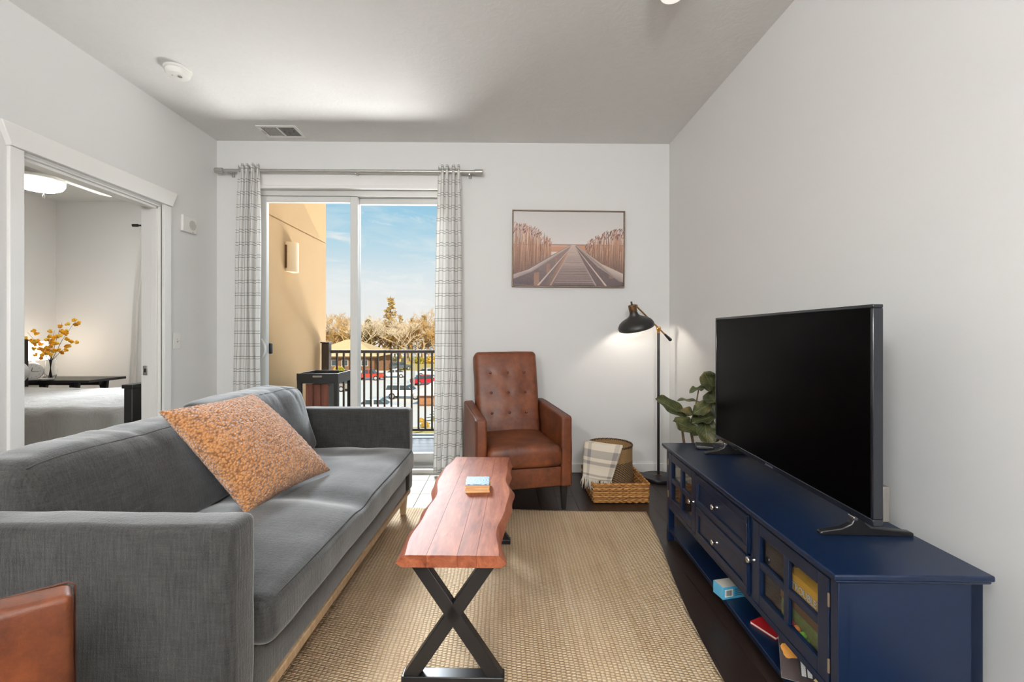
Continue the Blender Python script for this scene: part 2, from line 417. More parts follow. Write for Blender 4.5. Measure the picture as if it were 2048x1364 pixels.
# curtain rod and the two plaid curtains
rod = thing('curtain_rod', 'brushed silver curtain rod with drum finials above the balcony door', 'curtain rod', (-1.25, 3.637, 2.468))
L0, L1 = -2.323 + 1.25, -.172 + 1.25
rodm = plain('rod_nickel', '#b9b6b1', .38, .75, var=.15, vs=40)
MB().tube([(L0 + .05, 0, 0), (.1, 0, 0)], .0125, 14).tube([(0, 0, 0), (L1 - .05, 0, 0)], .0145, 14).build('rod', rodm, rod, smooth=50)
for a, b in ((L0, L0 + .062), (L1 - .068, L1)):
    MB().tube([(a, 0, 0), (a + .004, 0, 0), (b - .004, 0, 0), (b, 0, 0)], [.018, .0215, .0215, .018], 18).build('finial', rodm, rod, smooth=40)
for bx in (L0 + .10, .05, L1 - .11):
    MB().tube([(bx, .078, -.005), (bx, .0, -.018)], .006, 8).tube([(bx, .080, -.03), (bx, .080, .03)], .012, 8).build('bracket', rodm, rod, smooth=50)
cm, t_ = material('plaid_cotton')
uvn = t_.n('ShaderNodeUVMap', uv_map='UVMap').outputs[0]; su = t_.n('ShaderNodeSeparateXYZ', {'Vector': uvn})
def lines(sock, period, gap, wd):
    a = t_.math('MODULO', sock, period)
    l1 = t_.math('LESS_THAN', t_.math('ABSOLUTE', t_.math('SUBTRACT', a, period * .4)), wd)
    l2 = t_.math('LESS_THAN', t_.math('ABSOLUTE', t_.math('SUBTRACT', a, period * .4 + gap)), wd)
    return t_.math('MAXIMUM', l1, l2)
lm = t_.math('MAXIMUM', lines(su.outputs['Y'], .1015, .0195, .0017), t_.math('MULTIPLY', lines(su.outputs['X'], .118, .02, .0017), .9))
thr = t_.noise(uvn, 900, 2)
cc = t_.mix(t_.math('MULTIPLY', lm, t_.math('ADD', .55, t_.math('MULTIPLY', thr, .5))), t_.mix(thr, lin('#eceae6'), lin('#f6f5f2')), lin('#3c3b3d'))
p_ = t_.n('ShaderNodeBsdfPrincipled', {'Base Color': cc, 'Roughness': .9}); tl_ = t_.n('ShaderNodeBsdfTranslucent', {'Color': cc})
ms_ = t_.n('ShaderNodeMixShader', {0: .28, 1: p_.outputs[0], 2: tl_.outputs[0]}); t_.n('ShaderNodeOutputMaterial', {'Surface': ms_.outputs[0]})
def curtain(name, label, xt0, xt1, xb0, xb1, folds, seed, y=3.632, ztop=2.512, zbot=.028, mat=cm, amp=.032, cat='curtain', group=None):
    random.seed(seed); n = folds * 12; ph = [random.uniform(-.5, .5) for _ in range(folds + 1)]; am = [random.uniform(.7, 1.2) for _ in range(folds + 1)]
    rows, uvs = [], []
    for iz in range(43):
        v = iz / 42; z = zbot + (ztop - zbot) * v; row, ur = [], []; u = 0; last = None
        a0 = xb0 + (xt0 - xb0) * v ** 1.4; a1 = xb1 + (xt1 - xb1) * v ** 1.4
        for k in range(n + 1):
            s = k / n; q = s * folds; fi = min(int(q), folds)
            A = amp * am[fi] * (1 - .30 * v) * (1 + .25 * math.sin(3 * v + seed + fi))
            yy = y + A * math.sin(2 * math.pi * q + ph[fi] * .4) + .006 * math.sin(9 * v + 4 * s + seed)
            xx = a0 + (a1 - a0) * (s + .10 / folds * math.sin(4 * math.pi * q + seed)) + .004 * math.sin(7 * v + 9 * s)
            zz = z + (.010 * math.sin(2 * math.pi * q * 1.0 + seed) if iz == 42 else 0)
            p = Vector((xx, yy, zz))
            if last is not None: u += math.hypot(p.x - last.x, p.y - last.y)
            last = p; row.append(p); ur.append((u, z))
        rows.append(row); uvs.append(ur)
    m = MB().grid(rows, uv=uvs); o = m.build(name, mat, None, smooth=180)
    sd = o.modifiers.new('solid', 'SOLIDIFY'); sd.thickness = .0018
    return tag(o, label, cat, group)
curtain('curtain', 'white plaid curtain panel beside the door handle, partly behind the sofa', -2.135, -1.965, -2.185, -1.955, 4, 3)
curtain('curtain', 'white plaid curtain panel hanging beside the leather armchair', -.535, -.360, -.575, -.335, 4, 9)

# small fixtures
sd = thing('smoke_detector', 'round white smoke detector on the living room ceiling', 'smoke detector', (-1.955, 2.715, H))
MB().lathe([(.072, 0), (.072, -.010), (.068, -.014)], 36).build('base_plate', whiteplastic, sd, smooth=40)
MB().lathe([(.063, -.012), (.064, -.030), (.058, -.044), (.040, -.050), (0.0001, -.052)], 36).build('cover', whiteplastic, sd, smooth=40)
MB().lathe([(.012, -.050), (.012, -.054), (.0001, -.055)], 16, (.02, -.01, 0)).build('test_button', chrome_m, sd, smooth=40)
MB().ball((-.015, -.025, -.050), .004).build('indicator', chrome_m, sd, smooth=180)
vt = thing('air_vent', 'white louvred ceiling air vent near the balcony door', 'air vent', (-1.744, 3.537, H))
fm = MB().box(-.152, .152, -.102, -.076, -.006, 0).box(-.152, .152, .076, .102, -.006, 0).box(-.152, -.126, -.076, .076, -.006, 0).box(.126, .152, -.076, .076, -.006, 0).box(-.006, .006, -.076, .076, -.006, 0)
fm.build('frame', trimpaint, vt, bevel=.002)
MB().box(-.126, .126, -.076, .076, -.0012, 0).build('duct', plain('duct_dark', '#2a2927', .9), vt)
for k in range(13):
    for sx, rot in ((-1, 1), (1, -1)):
        xx = sx * (.012 + .0088 * k)
        MB().add([(xx - .003, -.076, -.0015), (xx + .003 + .003 * (sx < 0), -.076, -.0062), (xx + .004 + .003 * (sx < 0), -.076, -.0055), (xx - .002, -.076, -.0012),
                  (xx - .003, .076, -.0015), (xx + .003 + .003 * (sx < 0), .076, -.0062), (xx + .004 + .003 * (sx < 0), .076, -.0055), (xx - .002, .076, -.0012)],
                 [(0, 1, 2, 3), (7, 6, 5, 4), (0, 4, 5, 1), (1, 5, 6, 2), (2, 6, 7, 3), (3, 7, 4, 0)]).build('louvre', trimpaint, vt)
MB().box(-.140, -.132, -.03, .03, -.012, -.005).build('damper_lever', chrome_m, vt)
ch = thing('door_chime', 'white wall chime speaker mounted above the light switch', 'door chime', (XL, 3.372, 1.966))
MB().box(0.0005, .022, -.073, .073, -.060, .060).build('housing', whiteplastic, ch, bevel=.006)
for k in range(9):
    yy = -.032 + .008 * k; hh = math.sqrt(max(.0001, .036 ** 2 - (k - 4) ** 2 * .0081 ** 2))
    MB().box(.0215, .0235, .028 + yy - .0022, .028 + yy + .0022, -hh, hh).build('grille_slot', plain('slot_grey', '#bdbab4', .6) if k == 0 else MATS['slot_grey'], ch)
MB().ball((.022, .03, -.050), .003).build('indicator', black_m, ch, smooth=180)
sw = thing('light_switch', 'white toggle light switch plate beside the bedroom door', 'light switch', (XL, 3.263, 1.105))
MB().box(.0005, .007, -.036, .036, -.058, .058).build('cover_plate', whiteplastic, sw, bevel=.002)
MB().box(.006, .0085, -.006, .006, -.013, .013).build('slot', MATS['slot_grey'], sw)
MB().bar((.007, 0, 0), (.020, 0, .008), .008, .007).build('toggle', whiteplastic, sw)

# living room flush light; unseen globe lamps added behind the camera as fill
def flush_light(loc, label, strength, r=.17, drop=0, group='ceiling lights'):
    o = thing('ceiling_light', label, 'ceiling light', loc, group=group)
    if drop:
        MB().lathe([(.06, 0), (.06, -.02), (.012, -.03)], 32).build('canopy', chrome_m, o, smooth=40)
        MB().tube([(0, 0, -.02), (0, 0, -drop + r)], .006, 10).build('stem', chrome_m, o, smooth=50)
        MB().ball((0, 0, -drop), r, 32, 20).build('globe', glow('globe_%d' % len(bpy.data.materials), '#f4f5f5', strength), o, smooth=180)
        return o
    MB().lathe([(r + .012, 0), (r + .012, -.022), (r - .004, -.030)], 40).build('ring', chrome_m, o, smooth=40)
    MB().lathe([(r - .004, -.024), (r - .02, -.055), (r * .6, -.078), (.0001, -.086)], 40).build('diffuser', glow('lamp_diffuser_%d' % len(bpy.data.materials), '#fff8ef', strength), o, smooth=60)
    return o
FILL_GLOBES = 75.0
# bedroom shell
BX0, BX1, BY0, BY1 = -5.363, XL - .13, 1.2, 5.45
carpet = plain('bedroom_carpet', '#b9b2a6', .95, bump=.3, bs=300)
struct('floor_bedroom', MB().box(BX0 - .1, BX1, BY0 - .1, BY1 + .2, -.2, 0), carpet)
struct('ceiling_bedroom', MB().box(BX0 - .1, BX1, BY0 - .1, BY1 + .2, H, H + .15), ceilpaint)
struct('wall_bedroom_west', MB().box(BX0 - .1, BX0, BY0 - .1, BY1 + .2, 0, H), wallpaint)
WX0, WX1, WZ0, WZ1 = -4.15, -2.85, .85, 2.25
b = MB().box(BX0, WX0, BY1, BY1 + .2, 0, H).box(WX1, BX1, BY1, BY1 + .2, 0, H).box(WX0, WX1, BY1, BY1 + .2, 0, WZ0).box(WX0, WX1, BY1, BY1 + .2, WZ1, H)
struct('wall_bedroom_north', b, wallpaint)
struct('wall_bedroom_south', MB().box(BX0, BX1, BY0 - .1, BY0, 0, H), wallpaint)
w1 = thing('window_1', None, None, kind='structure')
MB().box(WX0, WX1, BY1 + .08, BY1 + .14, WZ0, WZ0 + .05).box(WX0, WX1, BY1 + .08, BY1 + .14, WZ1 - .05, WZ1).box(WX0, WX0 + .05, BY1 + .08, BY1 + .14, WZ0, WZ1).box(WX1 - .05, WX1, BY1 + .08, BY1 + .14, WZ0, WZ1).box((WX0 + WX1) / 2 - .02, (WX0 + WX1) / 2 + .02, BY1 + .08, BY1 + .14, WZ0, WZ1).build('window_frame', vinyl, w1, bevel=.003)
MB().box(WX0, WX1, BY1 + .10, BY1 + .106, WZ0, WZ1).build('pane', pane_m, w1)
# outer wall between bedroom and balcony
stucco, t_ = material('tan_stucco'); v_ = oc(t_)
sn = t_.noise(v_, 120.0, 4, .7); sb = t_.noise(v_, 2.0, 4)
finish(t_, t_.mix(t_.math('MULTIPLY', t_.math('ADD', sn, sb), .5), lin('#a5855c'), lin('#bc9f78')), .95, bump=sn, bstr=.5, bdist=.01)
WE = 5.78; WXF = -2.287
JZ = 2.315
b = MB().box(BX1, WXF, YB + .2, WE, -.6, JZ - .008).box(BX1, WXF - .012, YB + .2, WE, JZ - .008, JZ + .008).box(BX1, WXF, YB + .2, WE, JZ + .008, 3.4)
struct('wall_balcony', b, stucco)
struct('wall_facade', MB().box(XL, OX0, YB + .201, YB + .26, -.6, 3.4).box(OX1, 2.6, YB + .201, YB + .26, -.6, 3.4).box(OX0, OX1, YB + .201, YB + .26, OZ, 3.4), stucco)

# ================================================================ LIVING ROOM FURNITURE
# ---- jute rug
rm, t_ = material('jute'); v_ = oc(t_)
sx = t_.n('ShaderNodeSeparateXYZ', {'Vector': v_}); wob = t_.noise(v_, 7.0, 3)
colx = t_.math('ADD', t_.math('MULTIPLY', sx.outputs['X'], 2 * math.pi / .0165), t_.math('MULTIPLY', wob, 5.0))
rowy = t_.math('ADD', t_.math('MULTIPLY', sx.outputs['Y'], 2 * math.pi / .0125), t_.math('MULTIPLY', t_.noise(v_, 11.0, 2), 5.0))
sxn = t_.math('ABSOLUTE', t_.math('SINE', t_.math('MULTIPLY', colx, .5))); syn = t_.math('ABSOLUTE', t_.math('SINE', t_.math('MULTIPLY', t_.math('ADD', rowy, t_.math('MULTIPLY', t_.math('FLOOR', t_.math('DIVIDE', colx, 2 * math.pi)), 2.1)), .5)))
hgt = t_.math('MULTIPLY', t_.math('POWER', sxn, .6), t_.math('POWER', syn, .6))
stripe = t_.noise(t_.scale(v_, (30, 1.6, 1)), 1.0, 3, .6); blot = t_.noise(v_, 3.0, 4); fib = t_.noise(t_.scale(v_, (300, 120, 100)), 1.0, 3)
jc = t_.ramp(t_.math('ADD', t_.math('ADD', t_.math('MULTIPLY', stripe, .34), t_.math('MULTIPLY', blot, .26)), t_.math('MULTIPLY', fib, .40)), [(.33, lin('#b79a78')), (.48, lin('#d0b692')), (.62, lin('#dfc9aa')), (.75, lin('#ebdcc4'))])
jc = t_.mix(t_.math('MULTIPLY', t_.math('SUBTRACT', 1.0, hgt), .48), jc, lin('#6f5236'))
finish(t_, jc, .85, bump=hgt, bstr=.9, bdist=.006)
A, B, C, D = Vector((-1.28, 3.005)), Vector((.908, 2.853)), Vector((.655, .62)), Vector((-1.50, .78))
rows = []
nu, nv = 90, 100
for i in range(nv + 1):
    v = i / nv; row = []
    for j in range(nu + 1):
        u = j / nu; p = (D * (1 - u) + C * u) * (1 - v) + (A * (1 - u) + B * u) * v
        bow = .028 * math.sin(math.pi * v) * u ** 3 * -1 + .010 * math.sin(9 * v) * u ** 6
        zz = .012 + .0012 * noise.noise(Vector((p.x * 14, p.y * 14, 0)))
        row.append((p.x + bow, p.y + .006 * math.sin(14 * u) * (v > .99), zz))
    rows.append(row)
o = MB().grid(rows).build('rug', rm, None, smooth=180)
s_ = o.modifiers.new('s', 'SOLIDIFY'); s_.thickness = .0105; s_.offset = -1
tag(o, 'woven natural jute rug under the coffee table and sofa', 'rug')
RUG = .0135

# ---- sofa
so = thing('sofa', 'grey upholstered sofa with loose back cushions on pale wooden legs', 'sofa', (-.655, 1.085, RUG), R(-2.2))
def wr(sc, amp, seed=0.0):
    def fn(p, n):
        q = Vector((p.x * sc, p.y * sc, p.z * sc + seed))
        return p + n * amp * (noise.noise(q) + .5 * noise.noise(q * 2.3))
    return fn
for y0, y1, sd_ in ((0, .105, 1.0), (1.70, 1.80, 5.0)):
    MB().soft(-.86, .0, y0, y1, .155, .675, .022, .035, fn=wr(5, .004, sd_)).build('armrest', sofa_m, so, smooth=180)
MB().soft(-.84, -.018, .105, 1.70, .155, .305, .012, .06).build('seat_base', sofa_m, so, smooth=180)
MB().soft(-.86, -.745, .105, 1.70, .155, .735, .03, .05, fn=wr(4, .006, 2)).build('back_frame', sofa_m, so, smooth=180)
def seatfn(p, n):
    u = (p.y - .9) / .8; w_ = (p.x + .3) / .33
    up = max(0, n.z)
    bulge = .026 * (1 - u ** 4) * max(0, 1 - abs(w_) ** 3) * up
    wrk = .0075 * math.sin(13 * p.y + 5 * p.x + 3 * noise.noise(p * 4)) * max(0, 1 - abs(w_)) * up * (1 if p.x > -.5 else .3)
    dim = -.020 * math.exp(-((p.y - .80) / .07) ** 2) * up
    return p + Vector((n.x * .012 * (1 - u ** 4), 0, bulge + wrk + dim)) + n * .006 * noise.noise(p * 7)
MB().soft(-.66, .035, .108, 1.697, .300, .437, .038, .028, k=4, fn=seatfn).build('seat_cushion', sofa_m, so, smooth=180)
def backfn(y0, y1, seed):
    yc, hy = (y0 + y1) / 2, (y1 - y0) / 2
    def fn(p, n):
        u = (p.y - yc) / hy; v = (p.z - .435) / .41
        bul = .030 * max(0, 1 - u * u) * math.sin(math.pi * min(1, max(0, v * .9 + .05)))
        q = p + Vector((n.x * bul, 0, n.z * (.006 * (1 - u * u) if n.z > 0 else 0)))
        nn = noise.noise(Vector((p.y * 6, p.z * 3, seed)))
        rid = 1 - abs(math.sin(34 * p.y + 7 * p.z + 9 * nn + seed))
        wv = -.009 * rid ** 3 * max(0, min(1, (v - .55) * 2.6)) * (.35 + abs(noise.noise(Vector((p.y * 3, seed, 0)))) * 1.6)
        wv += .006 * noise.noise(Vector((p.x * 7, p.y * 7, p.z * 7 + seed)))
        q += n * wv
        q.z -= .020 * abs(u) ** 6 * max(0, v)
        q.x -= .12 * (v - .15)
        return q
    return fn
piping = plain('sofa_seam', '#3b3a38', .9)
for y0, y1, sd_, zt in ((.112, .905, 3.0, .795), (.908, 1.692, 8.0, .832)):
    o = MB().soft(-.77, -.565, y0, y1, .430, zt, .055, .015, k=5, fn=backfn(y0, y1, sd_)).build('back_cushion', sofa_m, so, smooth=180)
    # seam cord along the top front edge
    fn = backfn(y0, y1, sd_); pts = []
    for k in range(41):
        y = y0 + .03 + (y1 - y0 - .06) * k / 40
        pts.append(fn(Vector((-.565 - .018, y, zt - .016)), Vector((.707, 0, .707))))
    MB().tube(pts, .0028, 6).build('seam', piping, o, smooth=180)
pts = [seatfn(Vector((.035 - .011, .14 + 1.52 * k / 60, .437 - .011)), Vector((.707, 0, .707))) for k in range(61)]
MB().tube(pts, .0026, 6).build('seam', piping, so, smooth=180)
for yy in (.004, 1.704):
    MB().tube([(-.85, yy + (.001 if yy < 1 else 0), .650), (-.03, yy + .001, .650), (-.016, yy + .001, .62), (-.016, yy + .001, .2)], .0022, 6).build('seam', piping, so, smooth=180)
MB().box(-.85, -.010, .02, 1.78, .128, .158).build('base_rail', legwood_m, so, bevel=.004)
for lx, ly in ((-.05, .05), (-.05, 1.75), (-.80, .05), (-.80, 1.75)):
    m = MB(); m.add([(lx + a * .024, ly + b_ * .024, .130) for a, b_ in ((-1, -1), (1, -1), (1, 1), (-1, 1))] + [(lx + a * .015, ly + b_ * .015, 0) for a, b_ in ((-1, -1), (1, -1), (1, 1), (-1, 1))],
                    [(0, 1, 2, 3), (7, 6, 5, 4), (0, 4, 5, 1), (1, 5, 6, 2), (2, 6, 7, 3), (3, 7, 4, 0)])
    m.build('leg', legwood_m, so, bevel=.003)

# ---- boucle pillow leaning on the back cushions
bm_, t_ = material('boucle'); v_ = oc(t_)
vo = t_.n('ShaderNodeTexVoronoi', {'Vector': v_, 'Scale': 115.0, 'Randomness': 1.0}).outputs['Distance']; nb = t_.noise(v_, 30.0, 4)
bc = t_.ramp(t_.math('ADD', t_.math('MULTIPLY', vo, .7), t_.math('MULTIPLY', nb, .3)), [(.18, lin('#cf9660')), (.45, lin('#bd8048')), (.68, lin('#7d4e26'))])
finish(t_, bc, .95, bump=t_.math('SUBTRACT', 1.0, vo), bstr=.9, bdist=.012, Sheen_Weight=.9, Sheen_Roughness=.45, Sheen_Tint=lin('#dcd8dc'))
P = {k: Vector(v) for k, v in dict(TL=(-1.285, 1.70, .868), TR=(-1.195, 2.15, .872), BR=(-.845, 2.19, .498), BL=(-.985, 1.735, .470)).items()}
ctr = sum(P.values(), Vector()) / 4
nrm = (P['TR'] - P['BL']).cross(P['TL'] - P['BR']).normalized()
if nrm.x < 0: nrm = -nrm
N = 84; front, back = [], []
for i in range(N + 1):
    v = i / N; fr, bk = [], []
    for j in range(N + 1):
        u = j / N; e = max(0.0, (1 - (2 * u - 1) ** 2) * (1 - (2 * v - 1) ** 2))
        pin = .055 * (1 - e) ; uu = .5 + (u - .5) * (1 - pin * (1 - (2 * v - 1) ** 2)); vv = .5 + (v - .5) * (1 - pin * (1 - (2 * u - 1) ** 2))
        p = (P['BL'] * (1 - uu) + P['BR'] * uu) * (1 - vv) + (P['TL'] * (1 - uu) + P['TR'] * uu) * vv
        th = .098 * e ** .46 + .014 * noise.noise(p * 6) * e
        bump_ = .0055 * (1 - min(1, 95 * .0 + noise.voronoi(p * 70)[0][0] * 1.6))
        fr.append(p + nrm * (th + bump_ + .004) - ctr); bk.append(p - nrm * (th * .55 + .004) - ctr)
    front.append(fr); back.append(bk)
m = MB().grid(front).grid([r[::-1] for r in back])
# close the edge
W = N + 1; off = W * W
def fi(i, j): return i * W + j
def bi(i, j): return off + i * W + (N - j)
for k in range(N):
    m.f += [(fi(0, k + 1), fi(0, k), bi(0, k), bi(0, k + 1)), (fi(N, k), fi(N, k + 1), bi(N, k + 1), bi(N, k)), (fi(k, 0), fi(k + 1, 0), bi(k + 1, 0), bi(k, 0)), (fi(k + 1, N), fi(k, N), bi(k, N), bi(k + 1, N))]
    m.m += [0] * 4
o = m.build('throw_pillow', bm_, None, smooth=180); o.location = ctr + nrm * .030 + Vector((-.022, -.004, -.024))
tag(o, 'square rust boucle throw pillow leaning on the grey sofa cushions', 'pillow')

# ---- live edge coffee table
tb = thing('coffee_table', 'live edge wooden coffee table on black X shaped metal legs', 'coffee table', (-.150, 1.962, RUG), R(-2.0))
acacia = wood('acacia_wood', ['#4a2114', '#743a24', '#8f5238', '#a56b4c'], axis=1, grain=7, rough=.5, stretch=7, bump=.05, coat=.0, spec=.28)
TL_, TT, TB = 1.12, .446, .408
def ledge(y, s):   # live edge outline, s = -1 / 1
    w_ = .166 + .010 * math.sin(5.2 * y + (1.3 if s > 0 else .2)) + .009 * math.sin(11 * y + s * 1.7 + .6) + .0035 * math.sin(23 * y + s)
    if s < 0: w_ += .008 * math.exp(-((y + .50) / .12) ** 2)
    return s * w_
ys = [-TL_ / 2 + TL_ * k / 96 for k in range(97)]
cuts = [None, -.075, .022, .082, None]
top = thing('tabletop', None, None); top.parent = tb
for b_ in range(4):
    m = MB(); rows = []
    for y in ys:
        xl = ledge(y, -1) if b_ == 0 else cuts[b_] + .0004; xr = ledge(y, 1) if b_ == 3 else cuts[b_ + 1] - .0004
        # cross section: bottom-left, mid-left, top-left, top-right, mid-right, bottom-right
        ol = b_ == 0; orr = b_ == 3
        wv = .004 * math.sin(31 * y)
        sec = [(xl - (.0 if not ol else -.004), TB), (xl - (.010 + wv if ol else 0), TB + .012), (xl + (.003 if ol else 0), TT - (.008 if ol else 0)), (xl + (.015 if ol else .0), TT), (xl + .5 * (xr - xl), TT + .0004),
               (xr - (.012 if orr else 0), TT), (xr - (.002 if orr else 0), TT - (.008 if orr else 0)), (xr + (.009 + wv if orr else 0), TB + .013), (xr - (.004 if orr else 0), TB)]
        rows.append([(a, y, z) for a, z in sec])
    k = len(rows[0]); nfv = len(rows)
    m.add([p for r in rows for p in r], [(i * k + j, i * k + (j + 1) % k, (i + 1) * k + (j + 1) % k, (i + 1) * k + j) for i in range(nfv - 1) for j in range(k)] + [tuple(range(k - 1, -1, -1)), tuple((nfv - 1) * k + j for j in range(k))])
    m.build('board', acacia, top, smooth=32)
tbl_m = plain('powder_black', '#141417', .36, var=.12, vs=20)
for y, nm in ((-TL_ / 2 + .075, 'leg_frame'), (TL_ / 2 - .075, 'leg_frame')):
    lf = thing(nm, None, None); lf.parent = tb
    for s in (-1, 1):
        MB().bar((-.125 * s, y, TB - .006), (.145 * s, y, .012), .045, .034, up=(0, 1, 0)).build('leg', tbl_m, lf, bevel=.003)
    MB().box(-.168, .168, y - .0225, y + .0225, .0, .024).build('foot_bar', tbl_m, lf, bevel=.003)
    MB().box(-.15, .15, y - .03, y + .03, TB - .006, TB).build('mounting_plate', tbl_m, lf, bevel=.001)

# ---- four coasters
cmat, t_ = material('coaster_print'); v_ = oc(t_)
d_ = t_.n('ShaderNodeVectorMath', {0: t_.scale(v_, (1, 1, 0))}, operation='LENGTH').outputs['Value']
rg = t_.math('SINE', t_.math('MULTIPLY', d_, 520.0)); pt = t_.n('ShaderNodeTexVoronoi', {'Vector': v_, 'Scale': 130.0}).outputs['Distance']
finish(t_, t_.mix(t_.math('MULTIPLY', t_.math('ADD', t_.math('MULTIPLY', rg, .5), .5), t_.math('ADD', .3, pt)), lin('#bdd3e6'), lin('#5f88b8')), .35)
cork = plain('cork', '#d2a066', .8, var=.2, vs=90)
coords = [(0, 0, 3), (.001, .002, -2), (-.001, .001, 4), (.0, -.001, 1)]
words = ['lowest', 'second', 'third', 'topmost']
for k in range(4):
    cz = TT + RUG + .0006 + k * .0098
    labels = ['cork backed tile coaster at the bottom of the coaster stack', 'cork backed tile coaster second from the bottom of the stack', 'cork backed tile coaster just under the patterned top one', 'blue patterned tile coaster on top of the coaster stack']
    o = thing('coaster', labels[k], 'coaster', (-.118 + coords[k][0], 2.005 + coords[k][1], cz), R(coords[k][2]), 'coasters stacked on the coffee table')
    MB().box(-.0525, .0525, -.0525, .0525, 0, .0032).build('cork_back', cork, o)
    MB().box(-.0515, .0515, -.0515, .0515, .0032, .0092).build('tile', cmat if k == 3 else plain('coaster_edge%d' % k, '#e5b98a', .5), o, bevel=.001)

# ---- leather push back armchair
def armchair():
    o = thing('armchair', 'x', 'armchair')
    W2 = .318
    for s in (-1, 1):
        x0, x1 = (s * W2, s * (W2 - .075)) if s < 0 else (s * (W2 - .075), s * W2)
        def fn(p, n):
            k = max(0, min(1, (p.y + .34) / .66)); top = max(0, (p.z - .35) / .27)
            return p + Vector((0, 0, .030 * k * top)) + n * .003 * noise.noise(p * 9)
        MB().soft(x0, x1, -.34, .33, .160, .615, .017, .05, fn=fn).build('armrest', leather_m, o, smooth=180)
        MB().tube([(s * (W2 - .011), -.343, .18), (s * (W2 - .011), -.343, .605), (s * (W2 - .011), -.333, .615), (s * (W2 - .011), .25, .642)], .0022, 5).build('seam', MATS['leather_seam'], o, smooth=180)
    def seat(p, n):
        u = p.x / .24; k = max(0, 1 - u ** 4)
        return p + Vector((0, -.010 * k * max(0, -n.y), .022 * k * max(0, n.z))) + n * .004 * noise.noise(p * 7)
    MB().soft(-.243, .243, -.372, .24, .300, .430, .035, .035, k=4, fn=seat).build('seat_cushion', leather_m, o, smooth=180)
    MB().soft(-.243, .243, -.335, -.285, .165, .295, .010, .04).build('footrest_panel', leather_m, o, smooth=180)
    MB().soft(-.243, .243, -.285, .33, .175, .295, .012, .08).build('seat_base', leather_m, o, smooth=180)
    btn = [(bx, bz) for bz in (.155, .305, .455) for bx in (-.13, 0, .13)]
    T = .155; ang = R(15)
    def tilt(p): return Vector((p.x, .175 + p.y * math.cos(ang) + p.z * math.sin(ang), .400 + p.z * math.cos(ang) - p.y * math.sin(ang)))
    def back(p, n):
        q = p.copy(); z = p.z
        if n.y < -.2:
            d = 0
            for bx, bz in btn: d += math.exp(-((p.x - bx) ** 2 + (p.z - bz) ** 2) / .0006) * .011
            q.y += d - .020 * max(0, 1 - (p.x / .25) ** 2) * max(0, 1 - ((p.z - .31) / .33) ** 4)
        q += n * .003 * noise.noise(p * 8)
        q.x *= 1 + .03 * (z / .62 - .5)
        return tilt(q)
    bk = MB().soft(-.238, .238, -.075, .075, -.02, .625, .034, .022, k=4, fn=back).build('backrest', leather_m, o, smooth=180)
    for bx, bz in btn:
        c_ = tilt(Vector((bx, -.075 - .014 * (1 - (bx / .25) ** 2), bz))); MB().ball(c_, (.0105, .006, .0105), 12, 6).build('button', leather_m, bk, smooth=180)
    for lx in (-.275, .275):
        for ly in (-.285, .27):
            m = MB(); sq = ((-1, -1), (1, -1), (1, 1), (-1, 1))
            m.add([(lx + a * .022, ly + b_ * .022, .165) for a, b_ in sq] + [(lx + a * .0125, ly + b_ * .0125, 0) for a, b_ in sq], [(0, 1, 2, 3), (7, 6, 5, 4), (0, 4, 5, 1), (1, 5, 6, 2), (2, 6, 7, 3), (3, 7, 4, 0)])
            m.build('leg', blackwood_m, o, bevel=.002)
    return o
plain('leather_seam', '#4a2412', .6)
ac = armchair(); ac.location = (.066, 3.175, 0); ac.rotation_euler.z = R(11.5)
tag(ac, 'brown leather button tufted armchair beside the plaid curtain and baskets')
ac2 = copy_tree(ac); ac2.location = (-.93, .508, RUG); ac2.rotation_euler.z = R(136)
tag(ac2, 'brown leather armchair whose arm stands in front of the grey sofa arm')

# ---- blue TV cabinet (local: x into the wall, y away from the camera, origin at near front corner)
CL, CD = 1.40, .405
cb = thing('tv_cabinet', 'blue painted media cabinet with glass doors, drawers and open lower shelf', 'cabinet', (.846, 1.130, 0), R(-2.0))
m = MB().prism([(0, 0), (CD, 0), (CD, CL), (0, CL)], .519, .535).prism([(.006, .006), (CD - .003, .006), (CD - .003, CL - .006), (.006, CL - .006)], .510, .519)
m.build('top', bluepaint, cb, bevel=.005, seg=3)
FX = .022; BXx = CD - .012; S0, S1 = .020, CL - .020; BT, BB = .510, .187
body = thing('body', None, None); body.parent = cb
MB().box(FX + .020, BXx, S0, S0 + .018, BB, BT).build('side_panel', bluepaint, body, bevel=.002)
MB().box(FX + .020, BXx, S1 - .018, S1, BB, BT).build('side_panel', bluepaint, body, bevel=.002)
MB().box(BXx - .008, BXx, S0 + .018, S1 - .018, BB, BT).build('back_panel', bluepaint, body)
MB().box(FX + .020, BXx - .008, S0 + .018, S1 - .018, BB, BB + .016).build('bottom_panel', bluepaint, body)
for y in (.462, .958): MB().box(FX + .004, BXx - .008, y - .009, y + .009, BB + .016, BT).build('divider', bluepaint, body, bevel=.0015)
MB().box(FX + .002, FX + .020, S0, S1, BB - .004, BB + .018).build('lower_rail', bluepaint, body, bevel=.002)
MB().box(FX + .002, FX + .020, S0, S1, BT - .012, BT).build('upper_rail', bluepaint, body, bevel=.002)
for y0 in (S0, S1 - .030):                     # corner posts running down to the floor
    for x0 in (FX, BXx - .034):
        MB().box(x0, x0 + .034, y0, y0 + .030, .0005, BT).build('corner_post', bluepaint, cb, bevel=.0025)
MB().box(FX + .006, BXx - .004, S0 + .006, S1 - .006, .052, .072).build('lower_shelf', bluepaint, cb, bevel=.003)
for y0 in (S0, S1 - .018): MB().box(FX + .034, BXx - .034, y0 + .003, y0 + .015, .028, .052).build('shelf_apron', bluepaint, cb, bevel=.002)
